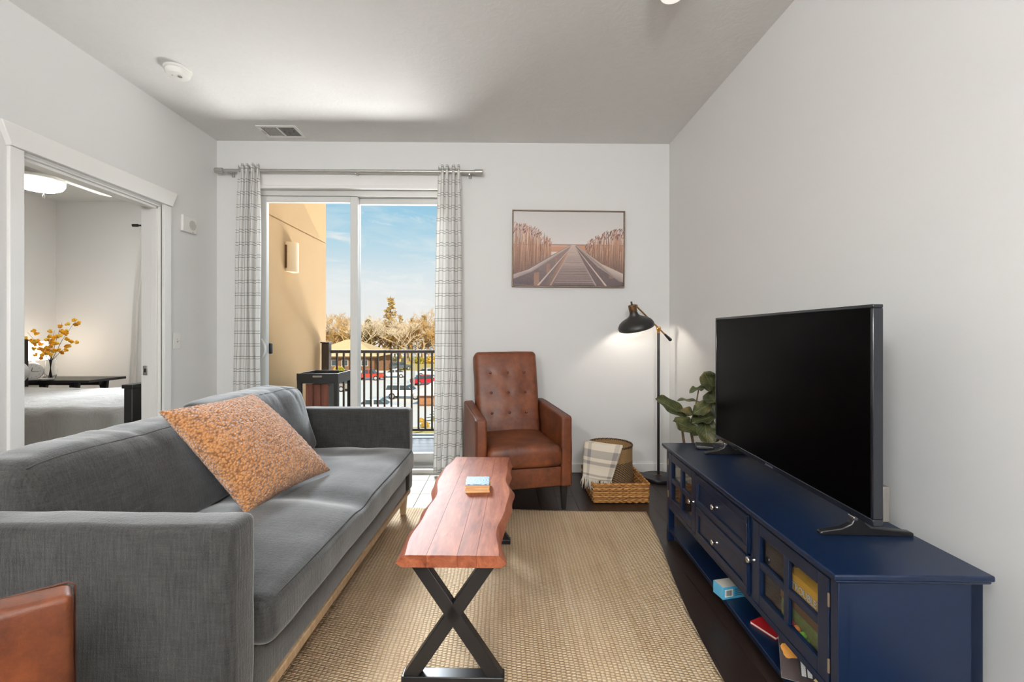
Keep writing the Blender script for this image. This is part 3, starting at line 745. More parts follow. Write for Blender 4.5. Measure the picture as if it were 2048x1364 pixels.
def knob(parent, y, z):
    k = MB().lathe([(.0075, 0), (.0055, .006), (.0045, .012), (.010, .017), (.0125, .022), (.010, .027), (.0001, .029)], 18, (FX - .001, y, z), M=__import__('mathutils').Matrix.Rotation(R(-90), 3, 'Y'))
    k.build('knob', chrome_m, parent, smooth=60)
def gdoor(y0, y1, ky):
    z0, z1 = BB + .022, BT - .014; st_ = .046; d = thing('door', None, None); d.parent = cb
    m = MB()
    ys_ = [y0, y0 + st_, (y0 + y1) / 2 - .0125, (y0 + y1) / 2 + .0125, y1 - st_, y1]; zm = (z0 + z1) / 2; zs_ = [z0, z0 + .042, zm - .0125, zm + .0125, z1 - .040, z1]
    m.box(FX, FX + .018, ys_[0], ys_[1], z0, z1).box(FX, FX + .018, ys_[4], ys_[5], z0, z1).box(FX, FX + .018, ys_[1], ys_[4], zs_[0], zs_[1]).box(FX, FX + .018, ys_[1], ys_[4], zs_[4], zs_[5])
    m.build('door_frame', bluepaint, d, bevel=.0025)
    MB().box(FX + .002, FX + .016, ys_[2], ys_[3], zs_[1], zs_[4]).box(FX + .002, FX + .016, ys_[1], ys_[2], zs_[2], zs_[3]).box(FX + .002, FX + .016, ys_[3], ys_[4], zs_[2], zs_[3]).build('muntin', bluepaint, d, bevel=.0025)
    for a, b_ in ((1, 2), (3, 4)):
        for c_, e in ((1, 2), (3, 4)): MB().box(FX + .011, FX + .0125, ys_[a] - .004, ys_[b_] + .004, zs_[c_] - .004, zs_[e] + .004).build('pane', cabglass_m, d)
    knob(d, ky, zm + .002)
    return d, z0, z1
d, z0, z1 = gdoor(.056, .450, .436)
hin = plain('hinge_metal', '#8d7c6a', .4, .6)
for zz in (z0 + .055, z1 - .055): MB().tube([(FX - .002, .053, zz - .018), (FX - .002, .053, zz + .018)], .0032, 8).build('hinge', hin, d, smooth=50)
d, z0, z1 = gdoor(.971, CL - .054, .985)
for zz in (z0 + .055, z1 - .055): MB().tube([(FX - .002, CL - .052, zz - .018), (FX - .002, CL - .052, zz + .018)], .0032, 8).build('hinge', hin, d, smooth=50)
zm = (BB + .022 + BT - .014) / 2
for za, zb in ((BB + .022, zm - .004), (zm + .004, BT - .014)):
    d = thing('drawer', None, None); d.parent = cb; y0, y1 = .474, .946
    MB().box(FX - .002, FX + .017, y0, y1, za, zb).build('drawer_front', bluepaint, d, bevel=.003)
    fr_ = MB(); a = .030
    for (q0, q1, r0, r1) in ((y0, y1, za, za + a), (y0, y1, zb - a, zb), (y0, y0 + a, za + a, zb - a), (y1 - a, y1, za + a, zb - a)): fr_.box(FX - .008, FX - .002, q0, q1, r0, r1)
    fr_.build('drawer_border', bluepaint, d, bevel=.002); knob(d, (y0 + y1) / 2 + .02, (za + zb) / 2)
CBM = cb.matrix_basis
def cab(x, y, z): return Vector((.846, 1.130, 0)) + __import__('mathutils').Matrix.Rotation(R(-2.0), 3, 'Z') @ Vector((x, y, z))

def text(body, size, mat, parent, loc, rot, extrude=.0004, sx=1.0):
    cu = bpy.data.curves.new('lettering', 'FONT'); cu.body = body; cu.size = size; cu.extrude = extrude; cu.align_x = 'CENTER'; cu.align_y = 'CENTER'
    tmp = bpy.data.objects.new('lettering', cu); COL.objects.link(tmp); bpy.context.view_layer.update()
    me = bpy.data.meshes.new_from_object(tmp.evaluated_get(bpy.context.evaluated_depsgraph_get())); bpy.data.objects.remove(tmp); bpy.data.curves.remove(cu)
    me.materials.clear(); me.materials.append(mat); o = bpy.data.objects.new('lettering', me); COL.objects.link(o); o.location = loc; o.rotation_euler = rot; o.scale = (sx, 1, 1)
    if parent is not None: o.parent = parent
    return o
# things in and under the cabinet
yel = plain('yellow_card', '#e7b02a', .45); wht = plain('white_print', '#f1f0ea', .5); blu = plain('blue_print', '#2f7fc0', .5); orr = plain('orange_plastic', '#e8821e', .4); pnk = plain('pink_plastic', '#d2335f', .4); grn = plain('green_plastic', '#6cc22c', .4)
g1 = thing('board_game_box', 'yellow board game box with blue lettering inside the near glass door', 'game box', cab(.085, .225, .321), R(-2))
MB().box(-.02, .20, -.145, .095, 0, .068).build('box', yel, g1, bevel=.002)
MB().box(-.0206, -.0200, -.145, .095, 0, .018).build('picture_strip', plain('game_strip', '#9fb8a0', .5, var=.5, vs=40), g1)
text('TROUBLE', .034, blu, g1, (-.0215, .002, .033), (R(90), 0, R(-90)), sx=.84)
text('TROUBLE', .031, wht, g1, (-.0225, .0015, .0335), (R(90), 0, R(-90)), sx=.90)
sh_ = thing('game_stack_box', 'dark brown game box lying under the yellow game box', 'game box', cab(.09, .225, .204), R(-2))
MB().box(-.012, .20, -.15, .15, .060, .116).build('lid', plain('game_brown', '#5b3a22', .6, var=.3, vs=30), sh_, bevel=.002)
MB().box(-.010, .198, -.148, .148, .0, .058).build('base', plain('game_green', '#5d7a3a', .6, var=.5, vs=40), sh_, bevel=.002)
for (yy, mm, lab) in ((.285, pnk, 'pink plastic toy behind the near glass door'), (.255, orr, 'orange plastic toy behind the near glass door'), (.225, grn, 'green plastic toy behind the near glass door')):
    t0 = thing('plastic_toy', lab, 'toy', cab(.060, yy, .2035), 0)
    MB().soft(-.013, .013, -.016, .016, 0, .022, .006, .01).build('body', mm, t0, smooth=180)
    MB().lathe([(.009, .020), (.011, .028), (.006, .036), (.0001, .038)], 14).build('head', mm, t0, smooth=180)
fb = thing('storage_basket', 'small woven basket behind the far glass door', 'basket', cab(.17, 1.155, .2035))
MB().lathe([(.085, 0), (.092, .08), (.09, .13)], 24).build('woven_body', plain('basket_brown', '#7a5a3c', .9, var=.4, vs=60, bump=.6, bs=120), fb, smooth=50)
bx = thing('card_box', 'pale blue box with a barcode on the lower cabinet shelf', 'box', (.888, 1.800, .0725), R(12))
MB().box(0, .16, 0, .060, 0, .050).build('carton', plain('sky_card', '#4aa3c9', .5, var=.15), bx, bevel=.0015)
MB().box(.001, .159, .001, .059, .050, .0506).build('lid_print', plain('card_grey', '#c9c4bb', .6), bx)
MB().box(-.0006, 0, .0, .060, .001, .049).build('end_print', plain('sky_card2', '#5fb0d4', .5), bx)
MB().box(.008, .046, -.0006, 0, .010, .040).build('barcode_label', wht, bx)
rnd = random.Random(4)
x_ = .012
while x_ < .041:
    w_ = rnd.choice((.0010, .0016, .0024)); MB().box(x_, x_ + w_, -.0010, -.0005, .014, .036).build('barcode_bar', black_m, bx); x_ += w_ + rnd.choice((.0010, .0018))
for k in range(4): MB().box(.056, .10 - .012 * (k % 2), -.0008, 0, .036 - .008 * k, .0385 - .008 * k).build('print_line', plain('navy_ink', '#17415f', .5) if k == 0 else MATS['navy_ink'], bx)
redc = plain('red_cover', '#b01f24', .5); paper = plain('book_paper', '#e8e2d4', .8)
rb = thing('paperback', 'thin red booklet lying on the lower cabinet shelf', 'book', (.957, 1.610, .0725), R(24))
MB().box(-.02, .15, -.045, .055, 0, .002).box(-.02, .15, -.045, .055, .009, .0105).build('cover', redc, rb)
MB().box(-.0184, .149, -.0445, .0545, .002, .009).build('page_block', paper, rb)
mg = thing('magazine', 'food magazine with dark cover on the lower cabinet shelf', 'magazine', (.917, 1.487, .184), R(-26)); mg.rotation_euler = (R(45), 0, R(-26))
MB().box(0, .21, -.155, .0, .0, .012).build('page_block', paper, mg)
MB().box(-.0005, .2105, -.1555, .0005, .012, .0128).build('cover', plain('magazine_cover', '#24100c', .65, var=.5, vs=20), mg)
def flat_blob(cx, cy, rx, ry, z, seed, n=18):
    rr = random.Random(seed); pts = [(cx + rx * (1 + .15 * rr.uniform(-1, 1)) * math.cos(2 * math.pi * k / n), cy + ry * (1 + .15 * rr.uniform(-1, 1)) * math.sin(2 * math.pi * k / n)) for k in range(n)]
    return MB().prism(pts, z, z + .0004)
flat_blob(.028, -.078, .024, .022, .0128, 2).build('burger_print', plain('food_orange', '#c98a36', .4, var=.4, vs=50), mg)
flat_blob(.125, -.138, .04, .012, .0128, 5).build('food_print', plain('food_cream', '#c9b27c', .4, var=.4, vs=50), mg)
MB().box(.050, .088, -.142, -.092, .0128, .0131).build('label_print', plain('ink_black', '#0b0a0a', .4), mg)
for k in range(2): MB().box(.055 + .016 * k, .067 + .016 * k, -.138, -.096, .0131, .0133).build('headline_strip', plain('headline', '#d9d6d0', .5, var=.6, vs=300) if k == 0 else MATS['headline'], mg)

# ---- television on two splayed feet
tv = thing('television', 'large black flat screen television on splayed feet atop the blue cabinet', 'television', (1.066, 1.276, .535), R(-3.73))
TLn, TH, TZ = 1.122, .645, .059
gloss = plain('tv_gloss_bezel', '#15181f', .12, var=.02); scr = plain('tv_screen_glass', '#010101', .3, var=.01, Specular_IOR_Level=.03); tvb = plain('tv_back_plastic', '#26272a', .5)
fr_ = MB(); bz = .011
fr_.box(0, .030, 0, TLn, TZ, TZ + .020).box(0, .030, 0, TLn, TZ + TH - bz, TZ + TH).box(0, .030, 0, bz, TZ + .020, TZ + TH - bz).box(0, .030, TLn - bz, TLn, TZ + .020, TZ + TH - bz)
fr_.build('bezel', gloss, tv, bevel=.0025)
MB().box(.003, .009, bz, TLn - bz, TZ + .020, TZ + TH - bz).build('screen', scr, tv)
MB().box(.009, .028, bz, TLn - bz, TZ + .02, TZ + TH - bz).build('back_cover', tvb, tv)
MB().box(.028, .058, .05, TLn - .05, TZ + .01, TZ + .27).build('electronics_housing', tvb, tv, bevel=.006)
MB().box(.031, .052, .004, .05, TZ + .012, TZ + .115).build('side_bracket', plain('bracket_grey', '#6f6b66', .5, .3), tv, bevel=.003)
MB().box(-.0012, 0, .54, .60, TZ + .006, TZ + .013).build('maker_mark', plain('mark_grey', '#5d6270', .3, .5), tv)
for yy in (.085, TLn - .115):
    m = MB().prism([(-.100, 0), (.175, 0), (.176, .010), (.168, .014), (.05, .026), (.034, .040), (.030, TZ), (.004, TZ), (-.008, .036), (-.035, .022), (-.094, .012), (-.101, .008)], yy - .011, yy + .011, 'y')
    m.build('foot', plain('tv_foot', '#101012', .35), tv, bevel=.003)
    MB().box(-.004, .010, yy - .013, yy + .013, TZ - .012, TZ).build('foot_clip', chrome_m, tv, bevel=.002)
st_ = thing('streaming_box', 'small dark streaming box behind the far television foot', 'media box', (1.085, 2.405, .5355), R(-20))
MB().soft(-.045, .045, -.045, .045, 0, .020, .006, .03).build('case', plain('box_black', '#1b1a1c', .35), st_, smooth=180)
MB().box(-.0458, -.045, -.03, .03, .004, .016).build('front_trim', bronze_m, st_)
MB().tube([(.045, .0, .01), (.08, .02, .012), (.11, -.03, .01), (.14, -.05, .02)], .0025, 6).build('cable', black_m, st_, smooth=180)

# ---- floor lamp
lp = thing('floor_lamp', 'black and brass floor lamp with dome shade in the corner', 'floor lamp', (1.224, 3.530, 0))
MB().lathe([(.128, .0005), (.130, .004), (.130, .024), (.126, .029), (.03, .031), (.012, .034)], 48).build('base', black_m, lp, smooth=40)
MB().lathe([(.024, .030), (.024, .036), (.012, .040)], 24).build('collar', bronze_m, lp, smooth=40)
MB().tube([(0, 0, .03), (0, 0, 1.165)], .0105, 16).build('pole', black_m, lp, smooth=50)
jt = Vector((0, 0, 1.200)); e1 = Vector((1.024 - 1.224, -.07, 1.372)); dirn = (jt - e1).normalized(); e2 = jt + dirn * .075; e3 = jt + dirn * .155
MB().lathe([(.0125, 1.160), (.0125, 1.182), (.017, 1.186), (.017, 1.200), (.010, 1.208)], 18).tube([(0, -.020, 1.200), (0, .020, 1.200)], .013, 14).ball((.0, -.024, 1.204), .009).build('joint', brass_m, lp, smooth=50)
MB().tube([e1, e2], .0062, 12).build('arm', brass_m, lp, smooth=60)
MB().tube([e2, e2 + dirn * .012, e3 - dirn * .006, e3], [.007, .009, .0135, .011], 14).build('handle', black_m, lp, smooth=60)
cap_t = Vector((.992 - 1.224, -.075, 1.372)); rim_c = Vector((1.036 - 1.224, -.04, 1.203)); ax = (rim_c - cap_t).normalized()
Q = ax.to_track_quat('Z', 'Y').to_matrix()
sh = thing('lamp_shade', None, None); sh.parent = lp
MB().lathe([(.0001, -.034), (.007, -.033), (.007, -.008), (.012, -.006)], 14, cap_t, M=Q).build('finial', bronze_m, sh, smooth=50)
MB().lathe([(.0001, -.006), (.030, -.005), (.031, 0), (.031, .044), (.028, .047)], 28, cap_t, M=Q).build('socket_cap', bronze_m, sh, smooth=40)
MB().tube([cap_t + Q @ Vector((.0, .0, .005)), e1], .006, 10).tube([e1 + Vector((0, -.012, 0)), e1 + Vector((0, .012, 0))], .010, 10).build('swivel', bronze_m, sh, smooth=50)
prof = [(.029, .044), (.031, .060), (.036, .075), (.050, .090), (.078, .103), (.105, .117), (.125, .134), (.137, .155), (.139, .170), (.137, .181)]
sm = MB().lathe(prof + [(r - .0025, z - .001) for r, z in prof[::-1]] + [prof[0]], 48, cap_t, M=Q, caps=False)
m2, t_ = material('shade_enamel'); bf = t_.n('ShaderNodeNewGeometry').outputs['Backfacing']
finish(t_, t_.mix(t_.noise(oc(t_), 20, 3), lin('#1c1b1a'), lin('#2a2927')), .42); sm.build('dome', m2, sh, smooth=60)
bulb_c = cap_t + Q @ Vector((0, 0, .112))
MB().ball(bulb_c, .028, 16, 12).build('bulb', glow('bulb_glow', '#fff4e6', 150.0), sh, smooth=180)

# ---- wall art
art = thing('framed_picture', 'framed print of a boardwalk between tall reeds on the wall', 'picture', (.531, YB - .002, 1.857)); art.rotation_euler = (0, R(.45), 0)
AW, AH = .934, .634
fm_ = MB().box(-AW / 2, AW / 2, -.034, 0, -AH / 2, -AH / 2 + .009).box(-AW / 2, AW / 2, -.034, 0, AH / 2 - .009, AH / 2).box(-AW / 2, -AW / 2 + .009, -.034, 0, -AH / 2 + .009, AH / 2 - .009).box(AW / 2 - .009, AW / 2, -.034, 0, -AH / 2 + .009, AH / 2 - .009)
fm_.build('frame', wood('frame_wood', ['#6a5646', '#86705c', '#9a8470'], axis=0, rough=.5), art, bevel=.001)
cw, chh = AW / 2 - .012, AH / 2 - .012
MB().box(-cw, cw, -.026, -.004, -chh, chh).build('canvas', plain('canvas_edge', '#d9d2cc', .8), art)
pr = MB(); pr.c = []
layer = [0]
def poly(pts, cols):
    """flat printed shape: points in picture units (0..1 across, 0..1 up)"""
    layer[0] += 1; y = -.0262 - layer[0] * 1.2e-6
    if isinstance(cols, str): cols = [cols] * len(pts)
    pr.add([(-cw + 2 * cw * a, y, -chh + 2 * chh * b_) for a, b_ in pts], [tuple(range(len(pts)))]); pr.c += [lin(c_) for c_ in cols]
poly([(0, .56), (1, .56), (1, 1), (0, 1)], ['#dcd6d2', '#dcd6d2', '#cdc9c7', '#cfcac8'])
poly([(.15, .80), (.6, .88), (.95, .84), (.55, .80)], '#d3cecb')
poly([(0, 0), (1, 0), (1, .56), (0, .56)], ['#5d4a47', '#6b4a3c', '#c78d6c', '#cc9478'])
poly([(0, .545), (1, .545), (1, .56), (0, .56)], '#94736a')
poly([(0, .53), (.5, .53), (.5, .545), (0, .545)], '#d3aa92')
poly([(.26, .38), (.42, .40), (.46, .46), (.30, .455)], '#d9d2cd')
rr = random.Random(11)
reedc = ['#b98468', '#c99878', '#a56d50', '#d3a888', '#8a5d4a', '#e0c0a8', '#7a5040']
def reeds(x0, x1, n, base, top, lean):
    for _ in range(n):
        x = rr.uniform(x0, x1); k = (x - x0) / (x1 - x0); b0 = base(x) + rr.uniform(-.04, .02); t0_ = top(x) * rr.uniform(.55, 1.0); wd = rr.uniform(.0012, .0032); dx = lean * rr.uniform(.3, 1.2)
        c0 = rr.choice(reedc); poly([(x - wd, b0), (x + wd, b0), (x + dx + wd * .6, t0_), (x + dx - wd * .6, t0_)], [rr.choice(['#4d3a3a', '#6a4a40', '#8c5e48']), '#5d4238', c0, c0])
def heads(x0, x1, n, top, lean):
    for _ in range(n):
        x = rr.uniform(x0, x1); t0_ = top(x) * rr.uniform(.86, 1.02); c0 = rr.choice(['#9a6a58', '#7b5248', '#b58a76', '#c8a596', '#5c3c38']); dx = lean * rr.uniform(.5, 1.4)
        poly([(x, t0_ - .05), (x + .005, t0_ - .025), (x + dx, t0_), (x - .004, t0_ - .02)], c0)
lt = lambda x: .60 + .26 * max(0, 1 - (x / .36) ** 2); rt = lambda x: .58 + .20 * max(0, 1 - ((1 - x) / .36) ** 2)
lbase = lambda x: max(.0, .18 + .2 * x); rbase = lambda x: max(.12, .20 + .5 * (1 - x))
reeds(0, .34, 420, lbase, lt, .012); heads(0, .33, 110, lt, .014)
reeds(.66, 1, 420, rbase, rt, .010); heads(.65, 1, 110, rt, .012)
# boardwalk: deck, boards, rails, posts (vanishing point .545,.55)
vx, vy = .545, .552
poly([(.36, 0), (.76, 0), (vx + .018, vy), (vx - .018, vy)], ['#57434a', '#5a464a', '#c9b2a6', '#c9b2a6'])
for k in range(26):
    s0 = 1 - (k / 26) ** .8; s1 = s0 - .012 * (s0 + .1); y0 = vy - (vy) * s0; 
    xl, xr = vx + (.36 - vx) * s0, vx + (.76 - vx) * s0
    poly([(xl, y0), (xr, y0), (xr, y0 + .008 * s0), (xl, y0 + .008 * s0)], rr.choice(['#3f2d33', '#7c6360', '#a58e86', '#5a454a']))
def rail(xb, yb, wd, c0, c1):
    poly([(xb - wd, yb), (xb + wd, yb - .0), (vx + .004 * (1 if xb > vx else -1), vy + .004), (vx - .004 * (1 if xb < vx else -1), vy + .004)], [c0, c0, c1, c1])
poly([(0, 0), (.17, 0), (.0, .04)], '#5b4a50')
poly([(0, .02), (.23, 0), (.30, 0), (vx - .02, vy - .01), (vx - .028, vy), (0, .12)], ['#4c3b40', '#4c3b40', '#5c4a4c', '#8c7670', '#8c7670', '#5a484c'])
for k in range(7):
    s0 = .98 * .68 ** k; x = vx + (.05 - vx) * s0 * 1.0; y1 = vy - .44 * s0; w_ = .030 * s0
    poly([(x + .13 * s0, y1 - .14 * s0), (x + .13 * s0 + w_ * 1.6, y1 - .13 * s0), (x + .13 * s0 + w_ * 1.6, y1 + .06 * s0), (x + .13 * s0, y1 + .05 * s0)], '#8f6a58')
poly([(0, .085), (0, .145), (.14, .215), (vx - .02, vy), (vx - .012, vy - .006), (.17, .185)], ['#9d8a88', '#b8a8a4', '#c9b8b0', '#cbb9ae', '#a38f88', '#8d7a78'])
poly([(.215, 0), (.235, 0), (vx - .012, vy - .02), (vx - .014, vy - .018)], '#c9b6ae')
poly([(.33, 0), (.345, 0), (vx - .012, vy - .04), (vx - .014, vy - .036)], '#b09a94')
poly([(.75, 0), (1, 0), (1, .06), (vx + .03, vy), (vx + .016, vy - .02)], ['#54403f', '#46363a', '#4d3b3e', '#8c7670', '#6c5652'])
for k in range(7):
    s0 = .92 * .68 ** k; x = vx + (.90 - vx) * s0; y1 = vy - .46 * s0; w_ = .03 * s0
    poly([(x, y1 - .03 * s0), (x + w_ * 1.5, y1 - .03 * s0), (x + w_ * 1.5, y1 + .12 * s0), (x, y1 + .12 * s0)], '#7d5a4c')
poly([(1, .05), (1, .165), (.80, .30), (vx + .02, vy), (vx + .014, vy - .004), (.77, .255), (.97, .06)], ['#8d7a74', '#c2b0a6', '#cdbcb0', '#cbb9ae', '#9c8880', '#a8958c', '#7d6a66'])
poly([(.835, 0), (.855, 0), (vx + .016, vy - .02), (vx + .014, vy - .022)], '#c9b6ae')
poly([(.745, 0), (.760, 0), (vx + .014, vy - .04), (vx + .012, vy - .042)], '#a8908a')
pr.build('print', vcol('art_print', .7), art)['kind'] = 'stuff'

# ---- wicker tray, round basket, throw blanket
wick = [plain('wicker_%d' % k, c_, .7, var=.25, vs=60, bump=.4, bs=260) for k, c_ in enumerate(['#a8743c', '#b98548', '#95632f', '#c4935a'])]
TW, TD, THt = .395, .455, .132
tray = thing('wicker_tray', 'rectangular wicker tray on the dark floor beside the armchair', 'basket', (.600 + TW / 2, 3.022 + TD / 2, 0), R(-.3))
MB().box(-TW / 2 + .02, TW / 2 - .02, -TD / 2 + .02, TD / 2 - .02, .004, .012).build('base', wick[2], tray)
per = []
nx, ny = 16, 18
def loop(z, infl, ph, amp=.006):
    pts = []; hx, hy = TW / 2 - .012 + infl, TD / 2 - .012 + infl
    seq = [(-hx + 2 * hx * k / (nx * 2), -hy, 0, -1) for k in range(nx * 2)] + [(hx, -hy + 2 * hy * k / (ny * 2), 1, 0) for k in range(ny * 2)] + [(hx - 2 * hx * k / (nx * 2), hy, 0, 1) for k in range(nx * 2)] + [(-hx, hy - 2 * hy * k / (ny * 2), -1, 0) for k in range(ny * 2)]
    for i, (x, y, ax_, ay_) in enumerate(seq):
        q = amp * math.sin(math.pi * (i / 2 + ph)); jz = .0022 * math.sin(i * 1.7 + ph * 5)
        pts.append((x + ax_ * q, y + ay_ * q, z + jz))
    return pts
nrow = 9
for k in range(nrow):
    MB().tube(loop(.010 + k * .0128, .004 * k / nrow, k % 2), .0072, 6, closed=True).build('weave_row', wick[k % 4], tray, smooth=180)
for ph in (0, 1):
    MB().tube([(x, y, z) for x, y, z in [(p[0], p[1], THt - .004 + .005 * math.sin(1.6 * i + math.pi * ph)) for i, p in enumerate(loop(0, .005, 0, .004))]], .0075, 6, closed=True).build('rim_strand', wick[1 + ph], tray, smooth=180)
st = MB()
for i in range(0, nx * 2, 4):
    for s in (-1, 1): st.tube([(-TW / 2 + .014 + (TW - .028) * i / (nx * 2), s * (TD / 2 - .012), .004), (-TW / 2 + .014 + (TW - .028) * i / (nx * 2), s * (TD / 2 - .009), THt - .006)], .004, 5)
for i in range(0, ny * 2, 4):
    for s in (-1, 1): st.tube([(s * (TW / 2 - .012), -TD / 2 + .014 + (TD - .028) * i / (ny * 2), .004), (s * (TW / 2 - .009), -TD / 2 + .014 + (TD - .028) * i / (ny * 2), THt - .006)], .004, 5)
st.build('stake_frame', wick[2], tray, smooth=180)
bmat, t_ = material('seagrass'); v_ = oc(t_); sp_ = t_.n('ShaderNodeSeparateXYZ', {'Vector': v_})
an = t_.math('ARCTAN2', sp_.outputs['Y'], sp_.outputs['X'])
rowz = t_.math('ABSOLUTE', t_.math('SINE', t_.math('MULTIPLY', sp_.outputs['Z'], math.pi / .0075))); colz = t_.math('ABSOLUTE', t_.math('SINE', t_.math('ADD', t_.math('MULTIPLY', an, 46.0), t_.math('MULTIPLY', t_.math('FLOOR', t_.math('DIVIDE', sp_.outputs['Z'], .0075)), 1.57))))
wv_ = t_.math('MULTIPLY', rowz, colz)
dg = t_.math('SINE', t_.math('ADD', t_.math('MULTIPLY', an, 30.0), t_.math('MULTIPLY', sp_.outputs['Z'], -520.0)))
band = t_.math('MULTIPLY', t_.math('GREATER_THAN', sp_.outputs['Z'], .085), t_.math('LESS_THAN', sp_.outputs['Z'], .235))
base_ = t_.mix(wv_, lin('#7a5a36'), lin('#c09a66'))
finish(t_, t_.mix(t_.math('MULTIPLY', band, t_.math('GREATER_THAN', dg, -.1)), base_, lin('#33231a')), .85, bump=wv_, bstr=.7, bdist=.005)
rb_ = thing('round_basket', 'round seagrass basket with dark zigzag band standing inside the wicker tray', 'basket', (.772, 3.258, .0125), R(20))
o_ = [(.145, .0), (.158, .03), (.163, .12), (.160, .22), (.159, .30), (.161, .336)]
MB().lathe(o_ + [(r - .006, z) for r, z in o_[::-1]][:-1] + [(.139, .006), (.0001, .006)], 72, caps=False).lathe([(.0001, 0), (.145, 0)], 72, caps=False).build('woven_body', bmat, rb_, smooth=60)
for ph in (0, 1):
    MB().tube([(.1585 * math.cos(2 * math.pi * k / 144) * (1 + .012 * math.cos(k * 1.3 + ph * math.pi)), .1585 * math.sin(2 * math.pi * k / 144) * (1 + .012 * math.cos(k * 1.3 + ph * math.pi)), .338 + .005 * math.sin(k * 1.3 + ph * math.pi)) for k in range(144)], .0042, 5, closed=True).build('rim_braid', plain('braid_%d' % ph, ['#2c1d15', '#5d3f28'][ph], .8), rb_, smooth=180)
bl, t_ = material('throw_wool'); uvn = t_.n('ShaderNodeUVMap', uv_map='UVMap').outputs[0]; su = t_.n('ShaderNodeSeparateXYZ', {'Vector': uvn})
def stp(sock, a, b_): return t_.math('MULTIPLY', t_.math('GREATER_THAN', sock, a), t_.math('LESS_THAN', sock, b_))
s1 = t_.math('ADD', t_.math('ADD', stp(su.outputs['Y'], .18, .40), stp(su.outputs['Y'], .50, .60)), stp(su.outputs['Y'], .88, .94))
s2 = t_.math('ADD', stp(su.outputs['X'], .14, .24), stp(su.outputs['X'], .84, .95))
tw = t_.noise(t_.scale(uvn, (260, 120, 1)), 1.0, 2)
wc = t_.mix(t_.math('MULTIPLY', t_.math('MINIMUM', t_.math('ADD', t_.math('MULTIPLY', s1, .62), t_.math('MULTIPLY', s2, .40)), 1.0), t_.math('ADD', .7, t_.math('MULTIPLY', tw, .5))), lin('#ddd2bf'), lin('#857d7c'))
finish(t_, wc, .95, bump=tw, bstr=.4, bdist=.003)
kb = thing('throw_blanket', 'cream and grey striped throw blanket draped over the round basket', 'blanket', (.68, 3.13, 0))
rows, uvs = [], []
top_l, top_r = Vector((.578, 3.205, .380)), Vector((.820, 3.088, .368)); bot_l, bot_r = Vector((.545, 3.100, .165)), Vector((.735, 3.060, .142))
ins_l, ins_r = Vector((.660, 3.265, .300)), Vector((.840, 3.150, .300))
for i in range(31):
    row, ur = [], []
    for j in range(21):
        u = j / 20
        T_ = top_l.lerp(top_r, u) + Vector((-.05, -.05, 0)) * math.sin(math.pi * u) * .30; B_ = bot_l.lerp(bot_r, u) + Vector((-.03, -.04, 0)) * math.sin(math.pi * u) * .3; I_ = ins_l.lerp(ins_r, u)
        if i < 8:
            k = i / 8; p = I_.lerp(T_, k); p.z += .034 * math.sin(math.pi * min(1, k * 1.1))
            v = -.3 + .3 * k
        else:
            k = (i - 8) / 22; p = T_.lerp(B_, k); p += Vector((-.3, -.85, 0)) * .016 * math.sin(math.pi * min(1, k * 1.4)); v = k
        p += Vector((-.3, -.9, .2)) * .004 * math.sin(9 * u + 3 * k)
        row.append(p - Vector((.68, 3.13, 0))); ur.append((u, v))
    rows.append(row); uvs.append(ur)
o = MB().grid(rows, uv=uvs).build('cloth', bl, kb, smooth=180); s_ = o.modifiers.new('s', 'SOLIDIFY'); s_.thickness = .006
fg = MB(); rr = random.Random(3)
for j in range(64):
    u = j / 63; p = Vector(rows[-1][min(20, int(u * 20))]).lerp(Vector(rows[-1][min(20, int(u * 20) + 1)]), (u * 20) % 1)
    L_ = rr.uniform(.05, .085) * (1.0 if u < .55 else .5); d0 = Vector((rr.uniform(-.020, .006), rr.uniform(-.018, .006), -L_))
    fg.tube([p, p + d0 * .5 + Vector((rr.uniform(-.006, .006), rr.uniform(-.008, .0), 0)), p + d0], [.0024, .0030, .0014], 5)
fg.build('fringe', plain('fringe_wool', '#cfc6b8', .95, var=.2), kb, smooth=180)['kind'] = 'stuff'

# ---- fiddle leaf fig behind the cabinet
pl = thing('fiddle_leaf_fig', 'fiddle leaf fig plant with broad green leaves behind the television', 'plant', (1.205, 2.83, 0))
MB().lathe([(.105, .0005), (.125, .10), (.140, .26), (.140, .28), (.130, .28), (.128, .25), (.0001, .25)], 36).build('pot', plain('pot_grey', '#8c8780', .7), pl, smooth=40)
MB().lathe([(.0001, .252), (.127, .25)], 24, caps=False).build('soil', plain('soil', '#2b2018', .95, bump=.6), pl)
lfm, t_ = material('fig_leaf'); v_ = oc(t_); gl_ = t_.noise(v_, 14.0, 5, .65)
uvn = t_.n('ShaderNodeUVMap', uv_map='UVMap').outputs[0]; su = t_.n('ShaderNodeSeparateXYZ', {'Vector': uvn})
ve = t_.math('ABSOLUTE', t_.math('SINE', t_.math('MULTIPLY', t_.math('SUBTRACT', su.outputs['Y'], t_.math('MULTIPLY', t_.math('ABSOLUTE', su.outputs['X']), .5)), 22.0)))
vein = t_.math('MAXIMUM', t_.math('LESS_THAN', ve, .13), t_.math('LESS_THAN', t_.math('ABSOLUTE', su.outputs['X']), .035))
lc = t_.ramp(gl_, [(.36, lin('#333a22')), (.54, lin('#4f5433')), (.68, lin('#7d693f'))])
finish(t_, t_.mix(t_.math('MULTIPLY', vein, .45), lc, lin('#a8a868')), .42, bump=t_.math('ADD', gl_, vein), bstr=.25, bdist=.006)
stem_m = plain('stem_brown', '#5c4a35', .8)
base = Vector((0, 0, .25))
ctrs = [[(0, 0, .25), (.0, -.01, .42), (-.035, -.03, .58), (.0, -.02, .66), (.02, -.03, .80)], [(0, 0, .25), (-.05, -.01, .38), (-.085, -.05, .50), (-.10, -.06, .58)]]
